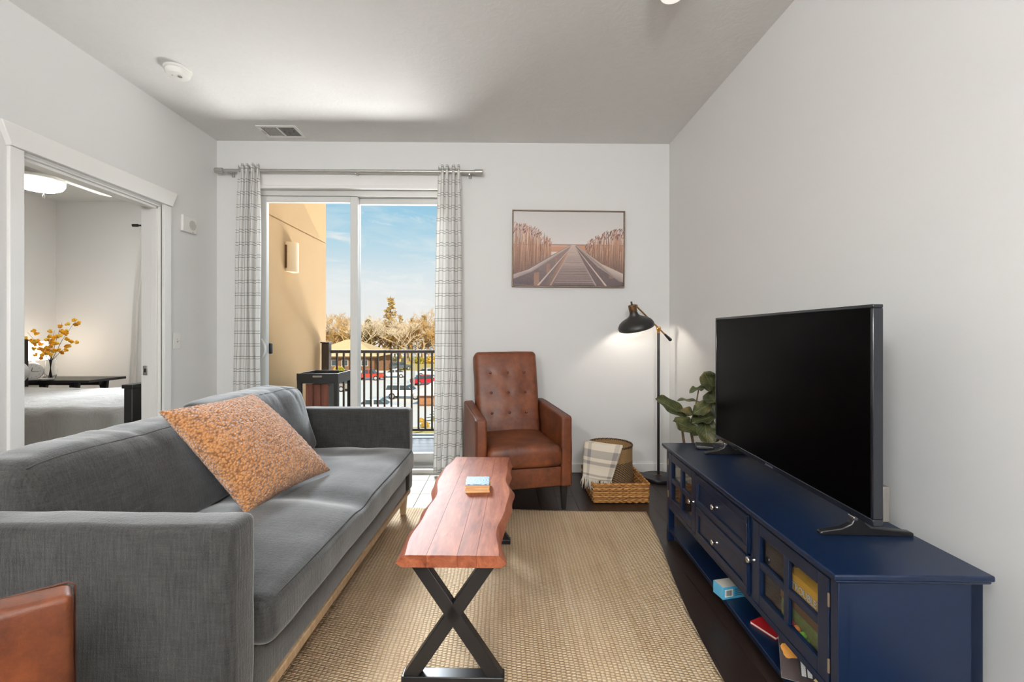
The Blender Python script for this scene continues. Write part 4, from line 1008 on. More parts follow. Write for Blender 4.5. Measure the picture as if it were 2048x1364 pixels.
for c_ in ctrs: MB().tube(c_, [.010, .009, .008, .006, .004][:len(c_)], 8).build('stem', stem_m, pl, smooth=180)
PO = Vector((1.205, 2.83, 0))
def leaf(b0, tip, width, nrm_, curl=.25, wave=.02, seed=0):
    b0, tip = Vector(b0), Vector(tip); d_ = tip - b0; L_ = d_.length; d_.normalize(); nn = Vector(nrm_); nn = (nn - d_ * nn.dot(d_)).normalized(); s_ = d_.cross(nn)
    rows, uvs = [], []
    for i in range(15):
        t = i / 14; wd = width * (.25 + .75 * math.sin(math.pi * min(1, t ** .75 * .92 + .06))) * (1 if t > .06 else t / .06) * (.78 + .30 * math.sin(2.6 * t + 4.3)) 
        if t > .9: wd *= math.sqrt(max(0, 1 - ((t - .9) / .1) ** 2)) * .98 + .02
        row, ur = [], []
        for j in range(9):
            u = j / 4 - 1
            p = b0 + d_ * L_ * t + s_ * u * wd + nn * (wd * .35 * u * u - curl * L_ * t * t * .5 + wave * math.sin(11 * t + 3 * u + seed) * abs(u))
            row.append(p - PO); ur.append((u, t))
        rows.append(row); uvs.append(ur)
    o = MB().grid(rows, uv=uvs).build('leaf', lfm, pl, smooth=180); s2_ = o.modifiers.new('s', 'SOLIDIFY'); s2_.thickness = .0016
    pet = [b0 - PO, (b0 + (b0 - tip) * .14) - PO]
    MB().tube(pet, .003, 6).build('petiole', stem_m, pl, smooth=180)
Yp = 2.78
def A_(x, y, dy=0.0): return at(x, y, Yp + dy)
leaf(A_(1374, 834), A_(1314, 796, -.10), .080, (.1, -.85, .5), .06, .010, 1)
leaf(A_(1396, 803, .02), A_(1356, 796, .05), .030, (.1, -.30, .95), .25, .006, 2)
leaf(A_(1412, 776), A_(1381, 777, -.03), .042, (.0, -.35, .9), .40, .010, 3)
leaf(A_(1426, 776, .02), A_(1410, 747, -.05), .100, (-.3, -.9, .1), .15, .01, 4)
leaf(A_(1396, 864), A_(1350, 842, -.12), .086, (-.1, -.85, .5), .05, .018, 5)
leaf(A_(1400, 832), A_(1362, 816, -.10), .060, (.1, -.5, .85), .30, .014, 6)
leaf(A_(1422, 806), A_(1388, 826, -.12), .070, (.3, -.75, .6), .15, .014, 7)
leaf(A_(1434, 832), A_(1386, 840, -.05), .078, (.1, -.5, .85), .25, .016, 8)
leaf(A_(1408, 836, .03), A_(1416, 888, -.06), .115, (-.1, -.95, .2), .05, .012, 9)
leaf(A_(1434, 800, .05), A_(1412, 796, -.02), .070, (.0, -.75, .65), .25, .012, 10)
leaf(A_(1426, 796, .1), A_(1428, 752, .05), .075, (.1, -.9, .2), .2, .01, 11)
leaf(A_(1424, 850, .1), A_(1428, 884, .02), .075, (.1, -.8, .5), .2, .01, 13)
leaf(A_(1418, 812, .08), A_(1402, 862, .06), .095, (.2, -.85, .3), .1, .01, 14)
leaf(A_(1430, 788, .06), A_(1422, 830, .02), .09, (-.2, -.9, .3), .1, .01, 15)

# ================================================================ BEDROOM, seen through the doorway
linen, t_ = material('white_linen'); v_ = oc(t_)
ln = t_.noise(t_.scale(v_, (5, 9, 3)), 1.0, 5, .6, 1.5)
finish(t_, t_.mix(ln, lin('#a9a7a4'), lin('#b8b6b3')), .9, bump=ln, bstr=.5, bdist=.04)
bed = thing('bed', 'bed with rumpled white cover and black wooden footboard beyond the doorway', 'bed', (-2.70, 3.30, 0))
def bedfn(p, n):
    q = Vector((p.x * 3.2, p.y * 3.2, p.z * 3.2)); d_ = .018 * noise.noise(q) + .009 * noise.noise(q * 2.7)
    fold = .010 * math.sin(16 * p.x + 5 * p.z + 3 * noise.noise(q)) * max(0, -n.y)
    return p + n * (d_ + fold) + Vector((0, -.05 * max(0, .55 - p.z) * max(0, -n.y), 0))
MB().soft(-2.16, -.035, .0, 1.33, .14, .615, .07, .035, k=5, fn=bedfn).build('duvet', linen, bed, smooth=180)
MB().box(-2.15, -.03, .06, 1.27, .10, .30).build('bed_frame', blackwood_m, bed)
fb_ = thing('footboard', None, None); fb_.parent = bed
MB().box(-.035, .045, -.055, 1.39, .762, .790).build('cap_rail', blackwood_m, fb_, bevel=.004)
for y0 in (-.045, 1.31): MB().box(-.026, .034, y0, y0 + .07, .0, .762).build('post', blackwood_m, fb_, bevel=.004)
MB().box(-.006, .014, .025, 1.31, .25, .762).build('panel', blackwood_m, fb_)
MB().box(-2.24, -2.18, -.04, 1.38, .0, 1.10).build('headboard', blackwood_m, bed, bevel=.006)
for k, (yy, nm) in enumerate(((.32, 'near'), (1.0, 'far'))):
    def pf(p, n): return p + n * .02 * noise.noise(p * 6)
    o = MB().soft(-.20, .20, -.29, .29, -.09, .09, .085, .04, k=5, fn=pf).build('bed_pillow', linen, None, smooth=180)
    o.location = (-2.70 - 2.17 + .02, 3.30 + yy - .04, .72); o.rotation_euler = (0, R(-38), 0)
    tag(o, ['white bed pillow on the door side of the bed', 'white bed pillow on the nightstand side of the bed'][k], 'pillow', 'bed pillows')
ns = thing('nightstand', 'black trestle bedside table beyond the bed', 'side table', (-4.83, 4.93, 0))
MB().box(-.52, .52, -.21, .25, .645, .672).build('table_top', blackwood_m, ns, bevel=.003)
for sx_ in (-1, 1):
    for a, b_ in (((sx_ * .36, -.16, .655), (sx_ * .30, -.16, 0)), ((sx_ * .36, .18, .655), (sx_ * .30, .18, 0)), ((sx_ * .30, -.16, .62), (sx_ * .48, -.16, .0)), ((sx_ * .30, .18, .62), (sx_ * .48, .18, .0))):
        MB().bar(a, b_, .035, .035, up=(0, 1, 0)).build('leg', blackwood_m, ns, bevel=.002)
MB().box(-.44, .44, -.005, .03, .60, .655).build('apron', blackwood_m, ns)
ck = thing('alarm_clock', 'round white alarm clock on the black bedside table', 'clock', (-4.93, 4.76, .6725), R(38))
Qy = __import__('mathutils').Matrix.Rotation(R(90), 3, 'X')
MB().lathe([(.0001, -.022), (.075, -.022), (.088, -.014), (.090, .0), (.086, .020), (.080, .022), (.0001, .018)], 40, (0, 0, .092), M=Qy).build('case', whiteplastic, ck, smooth=40)
MB().lathe([(.0001, .0225), (.074, .0228)], 40, (0, 0, .092), M=Qy, caps=False).build('dial', plain('dial', '#e2e0db', .5), ck)
MB().bar((0, -.0245, .092), (.006, -.0245, .130), .004, .002, up=(0, 1, 0)).build('hour_hand', black_m, ck); MB().bar((0, -.025, .092), (.052, -.025, .088), .003, .002, up=(0, 1, 0)).build('minute_hand', black_m, ck)
for k in range(12): MB().box(-.0015, .0015, -.0245, -.0232, .060, .068).build('hour_mark', black_m, ck); 
for k, o in enumerate([c_ for c_ in ck.children if c_.name.startswith('hour_mark')]):
    o.location = (0, 0, .092); o.rotation_euler = (0, R(30 * k), 0)
    o.data = o.data.copy() if k else o.data
MB().box(-.05, .05, -.02, .03, 0, .012).build('stand', whiteplastic, ck, bevel=.004)
for o in ck.children:
    if o.name.startswith('hour_mark'):
        for v in o.data.vertices: v.co.z -= 0.0
vs_ = thing('glass_vase', 'clear glass vase of yellow blossom branches on the bedside table', 'vase', (-4.80, 4.82, .6725))
vg, t_ = material('vase_glass'); finish(t_, (.92, .94, .94, 1), .04, Transmission_Weight=1.0, IOR=1.25)
MB().lathe([(.0001, 0), (.032, 0), (.046, .03), (.050, .10), (.040, .18), (.044, .225), (.041, .225), (.036, .18), (.046, .10), (.042, .03), (.028, .006), (.0001, .005)], 28, caps=False).build('vessel', vg, vs_, smooth=60)
rr = random.Random(21); twig = plain('twig', '#5b4a52', .8); yl = [plain('petal_%d' % k, c_, .6) for k, c_ in enumerate(['#f2b31a', '#f6c53a', '#e79a12'])]
for k, (dx, dz, dy) in enumerate(((-.24, .50, .0), (-.10, .40, -.06), (.02, .52, .02), (.14, .60, -.02), (.20, .40, .05), (.08, .36, -.08), (.26, .62, .0), (-.16, .30, .04))):
    tip = Vector((dx, dy, dz)); pts = [Vector((dx * -.08, dy * -.1, .01)), Vector((dx * .05, dy * .1, .20)), Vector((dx * .45, dy * .5, .20 + (dz - .2) * .5)), tip]
    br = thing('branch', None, None); br.parent = vs_
    MB().tube(pts, [.003, .003, .0022, .001], 5).build('twig', twig, br, smooth=180)
    for q in range(7):
        s0 = rr.uniform(.35, 1.0); c_ = pts[2].lerp(tip, (s0 - .35) / .65) + Vector((rr.uniform(-.045, .045), rr.uniform(-.045, .045), rr.uniform(-.035, .035)))
        m = MB()
        for w_ in range(5):
            a = 2 * math.pi * w_ / 5 + rr.random(); p2 = c_ + Vector((math.cos(a) * .026, rr.uniform(-.012, .012), math.sin(a) * .020))
            m.ball(c_.lerp(p2, .55), (.016, .007, .012), 6, 4)
        m.build('blossom', yl[q % 3], br, smooth=180)
ds = thing('white_dish', 'small white dish at the foot of the glass vase', 'dish', (-4.76, 4.745, .6725))
MB().lathe([(.035, 0), (.055, .010), (.060, .020), (.056, .020), (.03, .006), (.0001, .005)], 28).build('bowl', whiteplastic, ds, smooth=60)
tl = thing('table_lamp', 'bedside lamp with lit white tapered shade', 'lamp', (-5.09, 4.93, .6725))
MB().lathe([(.07, 0), (.07, .015), (.02, .03), (.035, .09), (.04, .13), (.012, .18), (.012, .24)], 28).build('base', whiteplastic, tl, smooth=50)
shm, t_ = material('lit_shade'); e_ = t_.n('ShaderNodeEmission', {'Color': lin('#fff3e2'), 'Strength': 3.2}); d_ = t_.n('ShaderNodeBsdfTranslucent', {'Color': (.9, .88, .84, 1)}); a_ = t_.n('ShaderNodeAddShader', {0: e_.outputs[0], 1: d_.outputs[0]}); t_.n('ShaderNodeOutputMaterial', {'Surface': a_.outputs[0]})
MB().lathe([(.125, .20), (.105, .40), (.102, .40), (.122, .20)], 36, caps=False).build('shade', shm, tl, smooth=60)
# bedroom window curtain and its rod
br_ = thing('curtain_rod', 'black curtain rod of the bedroom window', 'curtain rod', (-3.55, 5.33, 2.428))
MB().tube([(-.75, 0, 0), (.80, 0, 0)], .010, 10).build('rod', black_m, br_, smooth=50)
MB().tube([(-.81, 0, 0), (-.75, 0, 0)], .017, 12).build('finial', black_m, br_, smooth=50); MB().tube([(.80, 0, 0), (.86, 0, 0)], .017, 12).build('finial', black_m, br_, smooth=50)
MB().tube([(-.70, .11, 0), (-.70, 0, 0)], .006, 8).tube([(.75, .11, 0), (.75, 0, 0)], .006, 8).build('bracket', black_m, br_, smooth=50)
whc, t_ = material('white_voile'); p_ = t_.n('ShaderNodeBsdfPrincipled', {'Base Color': lin('#dcdad6'), 'Roughness': .9}); q_ = t_.n('ShaderNodeBsdfTranslucent', {'Color': lin('#e6e4e0')}); n_ = t_.noise(oc(t_), 300, 2)
mx = t_.n('ShaderNodeMixShader', {0: t_.math('MULTIPLY', n_, .4), 1: p_.outputs[0], 2: q_.outputs[0]}); t_.n('ShaderNodeOutputMaterial', {'Surface': mx.outputs[0]})
curtain('curtain', 'plain white bedroom curtain hanging at the bedroom window', -4.27, -3.95, -4.42, -3.95, 4, 5, y=5.33, ztop=2.455, zbot=.03, mat=whc, amp=.028)
# ceiling fan
fan = thing('ceiling_fan', 'white bedroom ceiling fan with lit bowl lamp and pull chain', 'ceiling fan', (-3.985, 3.90, H))
MB().lathe([(.075, 0), (.075, -.03), (.045, -.055)], 32).build('canopy', whiteplastic, fan, smooth=50)
MB().tube([(0, 0, -.05), (0, 0, -.12)], .016, 14).build('downrod', whiteplastic, fan, smooth=50)
MB().lathe([(.03, -.10), (.10, -.115), (.135, -.14), (.14, -.19), (.12, -.215), (.10, -.235), (.165, -.250), (.172, -.270), (.168, -.278)], 44).build('motor_housing', whiteplastic, fan, smooth=40)
MB().lathe([(.166, -.272), (.166, -.300), (.150, -.328), (.11, -.350), (.05, -.362), (.0001, -.364)], 44).build('lamp_bowl', glow('fan_lamp', '#fbfaf8', 56.0), fan, smooth=60)
for k in range(5):
    a = R(72 * k + 18); bl_ = thing('blade', None, None); bl_.parent = fan; bl_.rotation_euler = (R(0), 0, a)
    MB().bar((.11, 0, -.200), (.22, 0, -.205), .04, .008).build('blade_iron', whiteplastic, bl_)
    out = [(.19, -.055), (.60, -.070), (.645, -.060), (.66, -.02), (.66, .02), (.645, .060), (.60, .070), (.19, .055)]
    m = MB(); n0 = len(out); m.add([(x, y, -.205 + y * .20) for x, y in out] + [(x, y, -.199 + y * .20) for x, y in out], [tuple(range(n0 - 1, -1, -1)), tuple(range(n0, 2 * n0))] + [(i, (i + 1) % n0, n0 + (i + 1) % n0, n0 + i) for i in range(n0)])
    m.build('paddle', whiteplastic, bl_)
pts = [(.135, -.09, -.265 - .012 * k) for k in range(14)]
MB().tube(pts, .0022, 6).build('pull_chain', whiteplastic, fan); MB().lathe([(.002, 0), (.008, -.012), (.009, -.028), (.004, -.038), (.0001, -.039)], 12, (.135, -.09, -.415)).build('chain_pull', whiteplastic, fan, smooth=60)

# living room ceiling light, then the added globes that brighten the room unseen
flush_light((.752, 1.985, H), 'flush ceiling light above the television cabinet', 1.0, .085)
flush_light((-1.05, -.9, H), 'added globe fill lamp behind the camera on the sofa side', FILL_GLOBES, .22, .62)
flush_light((.35, -1.0, H), 'added globe fill lamp behind the camera on the television side', FILL_GLOBES, .22, .62)
flush_light((-.3, -2.3, H), 'added globe fill lamp nearest the rear wall', FILL_GLOBES, .22, .62)

# ================================================================ BALCONY
DZk = -.13
dk = thing('balcony_deck', None, None, kind='structure')
deckm = wood('deck_wood', ['#3d4144', '#54585a', '#6c6f70'], axis=0, grain=8, rough=.6, stretch=20)
MB().box(WXF, 2.6, YB + .27, 5.72, DZk - .2, DZk - .03).build('deck_frame', blackwood_m, dk)
y = YB + .27
bmsh = MB().box(-(2.6 - WXF) / 2, (2.6 - WXF) / 2, 0, .135, -.028, 0).mesh('deck_board', [deckm])
while y < 5.62:
    o = obj('deck_board', bmsh, None, dk); o.location = ((2.6 + WXF) / 2, y, DZk); y += .1405
MB().box(WXF, 2.6, 5.68, 5.75, DZk - .20, DZk + .012).build('edge_board', deckm, dk)
RYy = 5.60
brz = plain('bronze_rail', '#33261c', .5, var=.15)
rl = thing('balcony_railing', 'dark bronze metal railing with thin balusters along the balcony', 'railing', (0, RYy, DZk))
zt = 1.085
MB().box(-2.15, 2.5, -.030, .030, zt - .040, zt).build('top_rail', brz, rl, bevel=.006)
MB().box(-2.15, 2.5, -.018, .018, .075, .105).build('bottom_rail', brz, rl, bevel=.003)
px0 = at(653, 700, RYy).x
MB().box(px0 - .045, px0 + .045, -.045, .045, 0, zt + .085).box(px0 - .055, px0 + .055, -.055, .055, zt + .085, zt + .10).build('post', brz, rl, bevel=.004)
MB().box(2.4, 2.49, -.045, .045, 0, zt + .085).build('post', brz, rl, bevel=.004)
x = at(674, 760, RYy).x; stepb = 13.45 / FPX * RYy
bal = MB().box(-.0105, .0105, -.0105, .0105, .105, zt - .04).mesh('baluster', [brz])
while x < 2.35:
    o = obj('baluster', bal, None, rl); o.location = (x, 0, 0); x += stepb
sc_ = thing('wall_sconce', 'pale half cylinder wall lamp on the tan stucco balcony wall', 'wall lamp', (WXF, 4.80, 1.965))
out = [(.0, -.085)] + [(.095 * math.sin(math.pi * k / 12), -.085 * math.cos(math.pi * k / 12)) for k in range(13)] + [(0, .085)]
MB().prism([(max(.0006, a), b_) for a, b_ in out[1:-1]], -.155, .155, 'z').build('shade', plain('sconce_bone', '#d8c7ab', .7), sc_, smooth=40)
MB().box(.0004, .018, -.095, .095, -.12, .12).build('back_plate', bronze_m, sc_)
tt = thing('tray_table', 'black tray top table on the balcony', 'side table', (-1.865, 4.62, DZk))
p0, p1 = at(593, 747, 4.45), at(676, 747, 4.45); zt_ = p0.z - DZk; hw = (p1.x - p0.x) / 2; tt.location.x = (p0.x + p1.x) / 2
for (a0, a1, b0, b1) in ((-hw, hw, -.17, -.155), (-hw, hw, .235, .25), (-hw, -hw + .015, -.155, .235), (hw - .015, hw, -.155, .235)):
    MB().box(a0, a1, b0, b1, zt_ - .058, zt_).build('tray_side', blackwood_m, tt, bevel=.002)
MB().box(-hw, hw, -.17, .25, zt_ - .066, zt_ - .056).build('tray_bottom', blackwood_m, tt)
MB().box(-.045, .045, -.172, -.1695, zt_ - .038, zt_ - .022).build('hand_hole', plain('hole_pale', '#9d9287', .7), tt)
for lx in (-hw + .022, hw - .022):
    for ly in (-.148, .228): MB().box(lx - .02, lx + .02, ly - .02, ly + .02, 0, zt_ - .066).build('leg', blackwood_m, tt, bevel=.002)
MB().box(-hw, hw, -.165, .245, zt_ - .10, zt_ - .066).build('apron', blackwood_m, tt)
pbx = thing('planter_box', 'reddish brown slatted wooden box under the balcony tray table', 'box', (tt.location.x - .03, 4.66, DZk))
redw = wood('red_cedar', ['#5a2f22', '#7c4634', '#945c46'], axis=2, grain=12, rough=.7)
MB().box(-.13, .10, -.10, .16, .02, .76).build('core', blackwood_m, pbx)
for k in range(3): MB().box(-.125 + .078 * k, -.055 + .078 * k, -.118, -.10, .01, .78).build('slat', redw, pbx, bevel=.002)
ysh = thing('potted_shrub', 'small yellow green shrub in a pot standing in the balcony tray', 'plant', (tt.location.x + .13, 4.74, DZk + zt_ - .056))
MB().lathe([(.03, 0), (.036, .03), (.034, .03), (.0001, .025)], 16).build('pot', plain('sage_pot', '#b9c04a', .6), ysh, smooth=50)
m = MB(); rr = random.Random(2)
for k in range(60):
    a, b_ = rr.uniform(0, 6.28), rr.uniform(-.3, 1.5); c_ = Vector((math.cos(a) * math.cos(b_), math.sin(a) * math.cos(b_), math.sin(b_))) * rr.uniform(.02, .036) + Vector((0, 0, .065)); m.ball(c_, (.010, .010, .005), 5, 3)
m.build('foliage', plain('lime_leaf', '#c9c331', .6), ysh, smooth=180)

# ================================================================ OUTSIDE
GZ = -6.35
def gnd(x, y):
    """spot on the ground seen at photo pixel (x, y)"""
    u = (x - 1024) / FPX; t = (CAMZ - GZ) * FPX / (y - HOR); s, c = math.sin(YAW), math.cos(YAW)
    return Vector((t * (u * c + s), t * (c - u * s), GZ))
gm = plain('parking_lot', '#e6e2da', .9, var=.04, vs=.2)
o = MB().box(-160, 160, 8, 260, GZ - .3, GZ).build('ground', gm); o['kind'] = 'structure'
lawn = plain('dry_lawn', '#c9b36a', .95, var=.25, vs=3)
a = gnd(838, 870); o = MB().box(a.x - 1.5, a.x + 12, a.y - 2.0, a.y + 2.6, GZ, GZ + .03).build('lawn', lawn); o['kind'] = 'structure'
a = gnd(700, 742); o = MB().box(a.x - 40, a.x + 60, a.y, a.y + 60, GZ, GZ + .03).build('verge', lawn); o['kind'] = 'structure'
tyre = plain('tyre', '#1a1a1b', .8); hub = plain('hub', '#b9b9b9', .4, .5); cg = plain('car_glass', '#3a464c', .15); lightm = plain('car_lamp', '#f0ead8', .2)
def car(kind, colr):
    o = thing(kind, 'x', 'car'); paint = plain('car_paint_' + colr, colr, .3)
    L_, Wd = (5.2, 1.9) if kind == 'pickup_truck' else (4.5, 1.8)
    if kind == 'pickup_truck':
        lo = [(-2.6, .45), (2.6, .45), (2.6, .95), (2.45, 1.08), (1.2, 1.12), (-2.6, 1.12)]; hi = [(1.25, 1.10), (.65, 1.78), (-.75, 1.80), (-.85, 1.10)]
    elif kind == 'suv':
        lo = [(-2.2, .40), (2.2, .40), (2.22, .80), (2.05, 1.02), (1.0, 1.08), (-2.2, 1.08)]; hi = [(1.05, 1.06), (.35, 1.66), (-1.9, 1.66), (-2.18, 1.06)]
    else:
        lo = [(-2.2, .32), (2.2, .32), (2.22, .62), (2.0, .82), (.95, .93), (-1.6, .95), (-2.2, .86)]; hi = [(1.0, .92), (.25, 1.42), (-.95, 1.42), (-1.7, .93)]
    MB().prism(lo, -Wd / 2, Wd / 2, 'y').build('body', paint, o, bevel=.06)
    MB().prism(hi, -Wd / 2 + .12, Wd / 2 - .12, 'y').build('cabin', cg, o, bevel=.05)
    x0, x1 = hi[2][0], hi[1][0]; z_ = hi[1][1]
    MB().box(x0 - .05, x1 + .05, -Wd / 2 + .10, Wd / 2 - .10, z_ - .06, z_ + .03).build('roof', paint, o, bevel=.03)
    xm = (hi[0][0] + hi[3][0]) / 2
    MB().box(xm - .06, xm + .06, -Wd / 2 + .11, Wd / 2 - .11, hi[0][1], z_).build('pillar', paint, o)
    wr_ = .38 if kind != 'sedan' else .33
    for sx_ in (-1, 1):
        for sy_ in (-1, 1):
            wl = thing('wheel', None, None); wl.parent = o; wl.location = (sx_ * 1.38, sy_ * (Wd / 2 - .10), wr_)
            MB().tube([(0, -.11, 0), (0, .11, 0)], wr_, 18).build('tyre', tyre, wl, smooth=40); MB().tube([(0, -.115, 0), (0, .115, 0)], wr_ * .62, 14).build('hub', hub, wl, smooth=40)
    for sy_ in (-1, 1): MB().box(lo[2][0] - .05, lo[2][0] + .02, sy_ * Wd * .36 - .16, sy_ * Wd * .36 + .16, lo[2][1] - .12, lo[2][1] + .03).build('headlamp', lightm, o)
    return o
cars = [('pickup_truck', '#b5402c', 737, 760, 2, 'red pickup truck parked on the lot beyond the railing'),
        ('sedan', '#dfe1e2', 757, 826, 4, 'pale silver sedan with dark windows parked in the lot'),
        ('suv', '#eceae6', 812, 797, -6, 'white sport utility vehicle parked near the low brick building'),
        ('sedan', '#e2e2e2', 786, 755, 190, 'white sedan parked below the golden round bush'),
        ('suv', '#5d666b', 801, 740, 40, 'grey green vehicle parked at the edge of the trees'),
        ('sedan', '#b3202e', 852, 769, 30, 'red hatchback parked behind the low brick building roof'),
        ('sedan', '#d6d8d8', 858, 752, 8, 'silver sedan parked farther up beyond the red hatchback'),
        ('suv', '#8d857c', 668, 782, 175, 'grey brown vehicle seen under the balcony tray table')]
for kind, colr, px, py, hd, lab in cars:
    o = car(kind, colr); o.location = gnd(px, py); o.rotation_euler.z = R(hd); o['label'] = lab; o['group'] = 'cars parked on the lot'
# long low building with a pale shallow roof
bA = gnd(610, 741); bB = gnd(748, 741); yb = bA.y
bd = thing('low_building', 'long low brown building with pale hipped roof beyond the lot', 'building', ((bA.x + bB.x) / 2, yb, GZ))
hw_ = (bB.x - bA.x) / 2; brn = plain('brown_siding', '#7d5b43', .8, var=.15, vs=1); rfm = plain('pale_shingle', '#d9bd8e', .9, var=.1, vs=1); rfm2 = plain('white_roof', '#e5ddd2', .9)
MB().box(-hw_, hw_, 0, 14, 0, 2.9).build('wall', brn, bd)
MB().add([(-hw_ - 1, -1, 2.9), (hw_ + 1, -1, 2.9), (hw_ + 1, 15, 2.9), (-hw_ - 1, 15, 2.9), (-hw_ + 6, 7, 6.3), (hw_ - 6, 7, 6.3)], [(0, 1, 5, 4), (1, 2, 5), (2, 3, 4, 5), (3, 0, 4), (3, 2, 1, 0)]).build('roof', rfm, bd)
MB().box(-hw_ - 1.05, hw_ + 1.05, -1.05, -.95, 2.7, 2.95).build('fascia', plain('fascia_brown', '#5d4230', .8), bd)
for k in range(6):
    xx = -hw_ + 2 + k * (2 * hw_ - 4) / 5; wdw = MB().box(xx - .7, xx + .7, -.06, .0, .9, 2.2).build('window', plain('bldg_trim', '#cfc7ba', .6) if k == 0 else MATS['bldg_trim'], bd); MB().box(xx - .6, xx + .6, -.08, -.05, 1.0, 2.1).build('pane', cg, wdw)
fa = gnd(757, 741); fnc = thing('board_fence', 'brown board fence at the end of the low building', 'fence', (fa.x, fa.y - 1, GZ), R(35))
for k in range(7): MB().box(k * .42, k * .42 + .38, 0, .06, 0, 2.1 - .06 * (k % 2)).build('fence_board', brn, fnc)
MB().box(0, 2.92, .06, .14, .5, .62).box(0, 2.92, .06, .14, 1.5, 1.62).build('fence_rail', brn, fnc)
# low brick building with pale roof
qa = gnd(838, 812); br2 = thing('brick_outbuilding', 'low brick building with pale roof below the balcony', 'building', qa, R(0))
brick, t_ = material('brick_wall'); v_ = oc(t_); bt = t_.n('ShaderNodeTexBrick', {'Vector': t_.n('ShaderNodeMapping', {'Vector': v_, 'Rotation': (R(90), 0, 0)}).outputs[0], 'Scale': 4.2, 'Color1': lin('#a9744a'), 'Color2': lin('#8d5a38'), 'Mortar': lin('#c9a888'), 'Mortar Size': .012}).outputs['Color']
finish(t_, bt, .9)
MB().box(0, 9, 0, 5, 0, 1.18).build('wall', brick, br2); MB().box(-.1, 9.1, -.1, 5.1, 0, .14).build('plinth', plain('plinth', '#6a5444', .8), br2)
MB().add([(-.5, -.5, 1.15), (9.5, -.5, 1.15), (9.5, 5.5, 2.5), (1.6, 5.5, 2.5), (-.5, -.5, 1.28), (9.5, -.5, 1.28), (9.5, 5.5, 2.62), (1.6, 5.5, 2.62)], [(3, 2, 1, 0), (4, 5, 6, 7), (0, 1, 5, 4), (1, 2, 6, 5), (2, 3, 7, 6), (3, 0, 4, 7)]).build('roof', rfm2, br2)
lp_ = gnd(828, 778); po = thing('lamp_post', 'thin grey lamp post standing in the parking lot', 'lamp post', lp_)
MB().tube([(0, 0, 0), (0, 0, 6.6)], [.09, .05], 8).build('pole', plain('galv', '#a8a49c', .5, .4), po, smooth=50); MB().tube([(0, 0, 6.55), (.9, 0, 6.75)], .04, 6).build('arm', MATS['galv'], po); MB().box(.7, 1.3, -.15, .15, 6.68, 6.80).build('lamp_head', MATS['galv'], po)
# painted hatch strip of the near parking row
hs = thing('hatched_kerb', None, None, gnd(822, 868), kind='structure'); hs.name = 'trim_3'
for k in range(9): MB().bar((.1, k * 1.6, .02), (.75, k * 1.6 + .7, .02), .22, .02, up=(0, 0, 1)).build('hatch_mark', plain('hatch_ink', '#4a4a4a', .9) if k == 0 else MATS['hatch_ink'], hs)
def bush_mesh(seed, mat, n=260, flat=.8):
    rr = random.Random(seed); m = MB()
    for k in range(n):
        a, b_ = rr.uniform(0, 6.283), math.asin(rr.uniform(-.4, 1)); r_ = rr.uniform(.75, 1.0)
        c_ = Vector((math.cos(a) * math.cos(b_) * r_, math.sin(a) * math.cos(b_) * r_, max(.02, .35 + flat * math.sin(b_) * r_)))
        d1_ = Vector((rr.uniform(-1, 1), rr.uniform(-1, 1), rr.uniform(-1, 1))).normalized() * .16; d2_ = Vector((rr.uniform(-1, 1), rr.uniform(-1, 1), rr.uniform(-1, 1))).normalized() * .16
        m.add([c_ - d1_, c_ + d2_, c_ + d1_, c_ - d2_], [(0, 1, 2, 3)])
    m.ball((0, 0, .4), (.72, .72, .62), 12, 8)
    return m.mesh('foliage', [mat], smooth=180)
gold = plain('gold_foliage', '#c9a544', .8, var=.3, vs=4); olive = plain('olive_foliage', '#a59a3e', .85, var=.35, vs=3)
bms = [bush_mesh(3, gold), bush_mesh(5, olive)]
for px, py, sz, kd, lab in [(772, 738, 1.0, 0, 'golden round bush growing by the board fence'), (842, 844, .30, 0, 'small golden shrub beside the lawn of the brick building'), (868, 842, .30, 1, 'small olive shrub beside the lawn of the brick building'), (850, 854, .36, 0, 'low golden shrub nearest the lawn edge'), (677, 742, .9, 0, 'yellow shrub in front of the low brown building')] + \
        [(838 + 26 * k, 727, 1.5 + .2 * (k % 2), 1 - k % 2, 'yellow green hedge bush below the trees') for k in range(4)]:
    o = thing('shrub', lab, 'shrub', gnd(px, py), random.uniform(0, 6)); f_ = obj('foliage', bms[kd], None, o); f_.scale = (sz, sz, sz)
    if 'hedge' in lab: o['group'] = 'hedge bushes below the trees'

# bare trees and pines behind the lot
def bare_tree(seed, mat_t, mat_b, Ht=13, spread=.62, depth=6, kids=3, up=.25):
    rr = random.Random(seed); trunk = MB(); tw_ = MB()
    def grow(p, d_, L_, r_, lev):
        q = p + d_ * L_ * .55 + Vector((rr.uniform(-1, 1), rr.uniform(-1, 1), 0)) * L_ * .07; e = p + d_ * L_
        (trunk if lev < 2 else tw_).tube([p, q, e], [max(r_, .030), max(r_ * .82, .026), max(r_ * .62, .020)], 5 if lev < 2 else 3, caps=False)
        if lev >= depth: return
        for k in range(kids if lev else kids + 1):
            ax_ = Vector((rr.uniform(-1, 1), rr.uniform(-1, 1), rr.uniform(-.3, 1) * up * 2)).normalized()
            nd = (d_ * (1 - spread) + ax_ * spread * rr.uniform(.7, 1.2) + Vector((0, 0, up * .5))).normalized()
            st_ = p.lerp(e, rr.uniform(.45, 1.0)) if k else e
            grow(st_, nd, L_ * rr.uniform(.60, .84), r_ * rr.uniform(.45, .66), lev + 1)
    grow(Vector((0, 0, 0)), Vector((rr.uniform(-.08, .08), 0, 1)).normalized(), Ht * .30, .022 * Ht, 0)
    return trunk.mesh('trunk', [mat_t], 180), tw_.mesh('crown', [mat_b], 180)
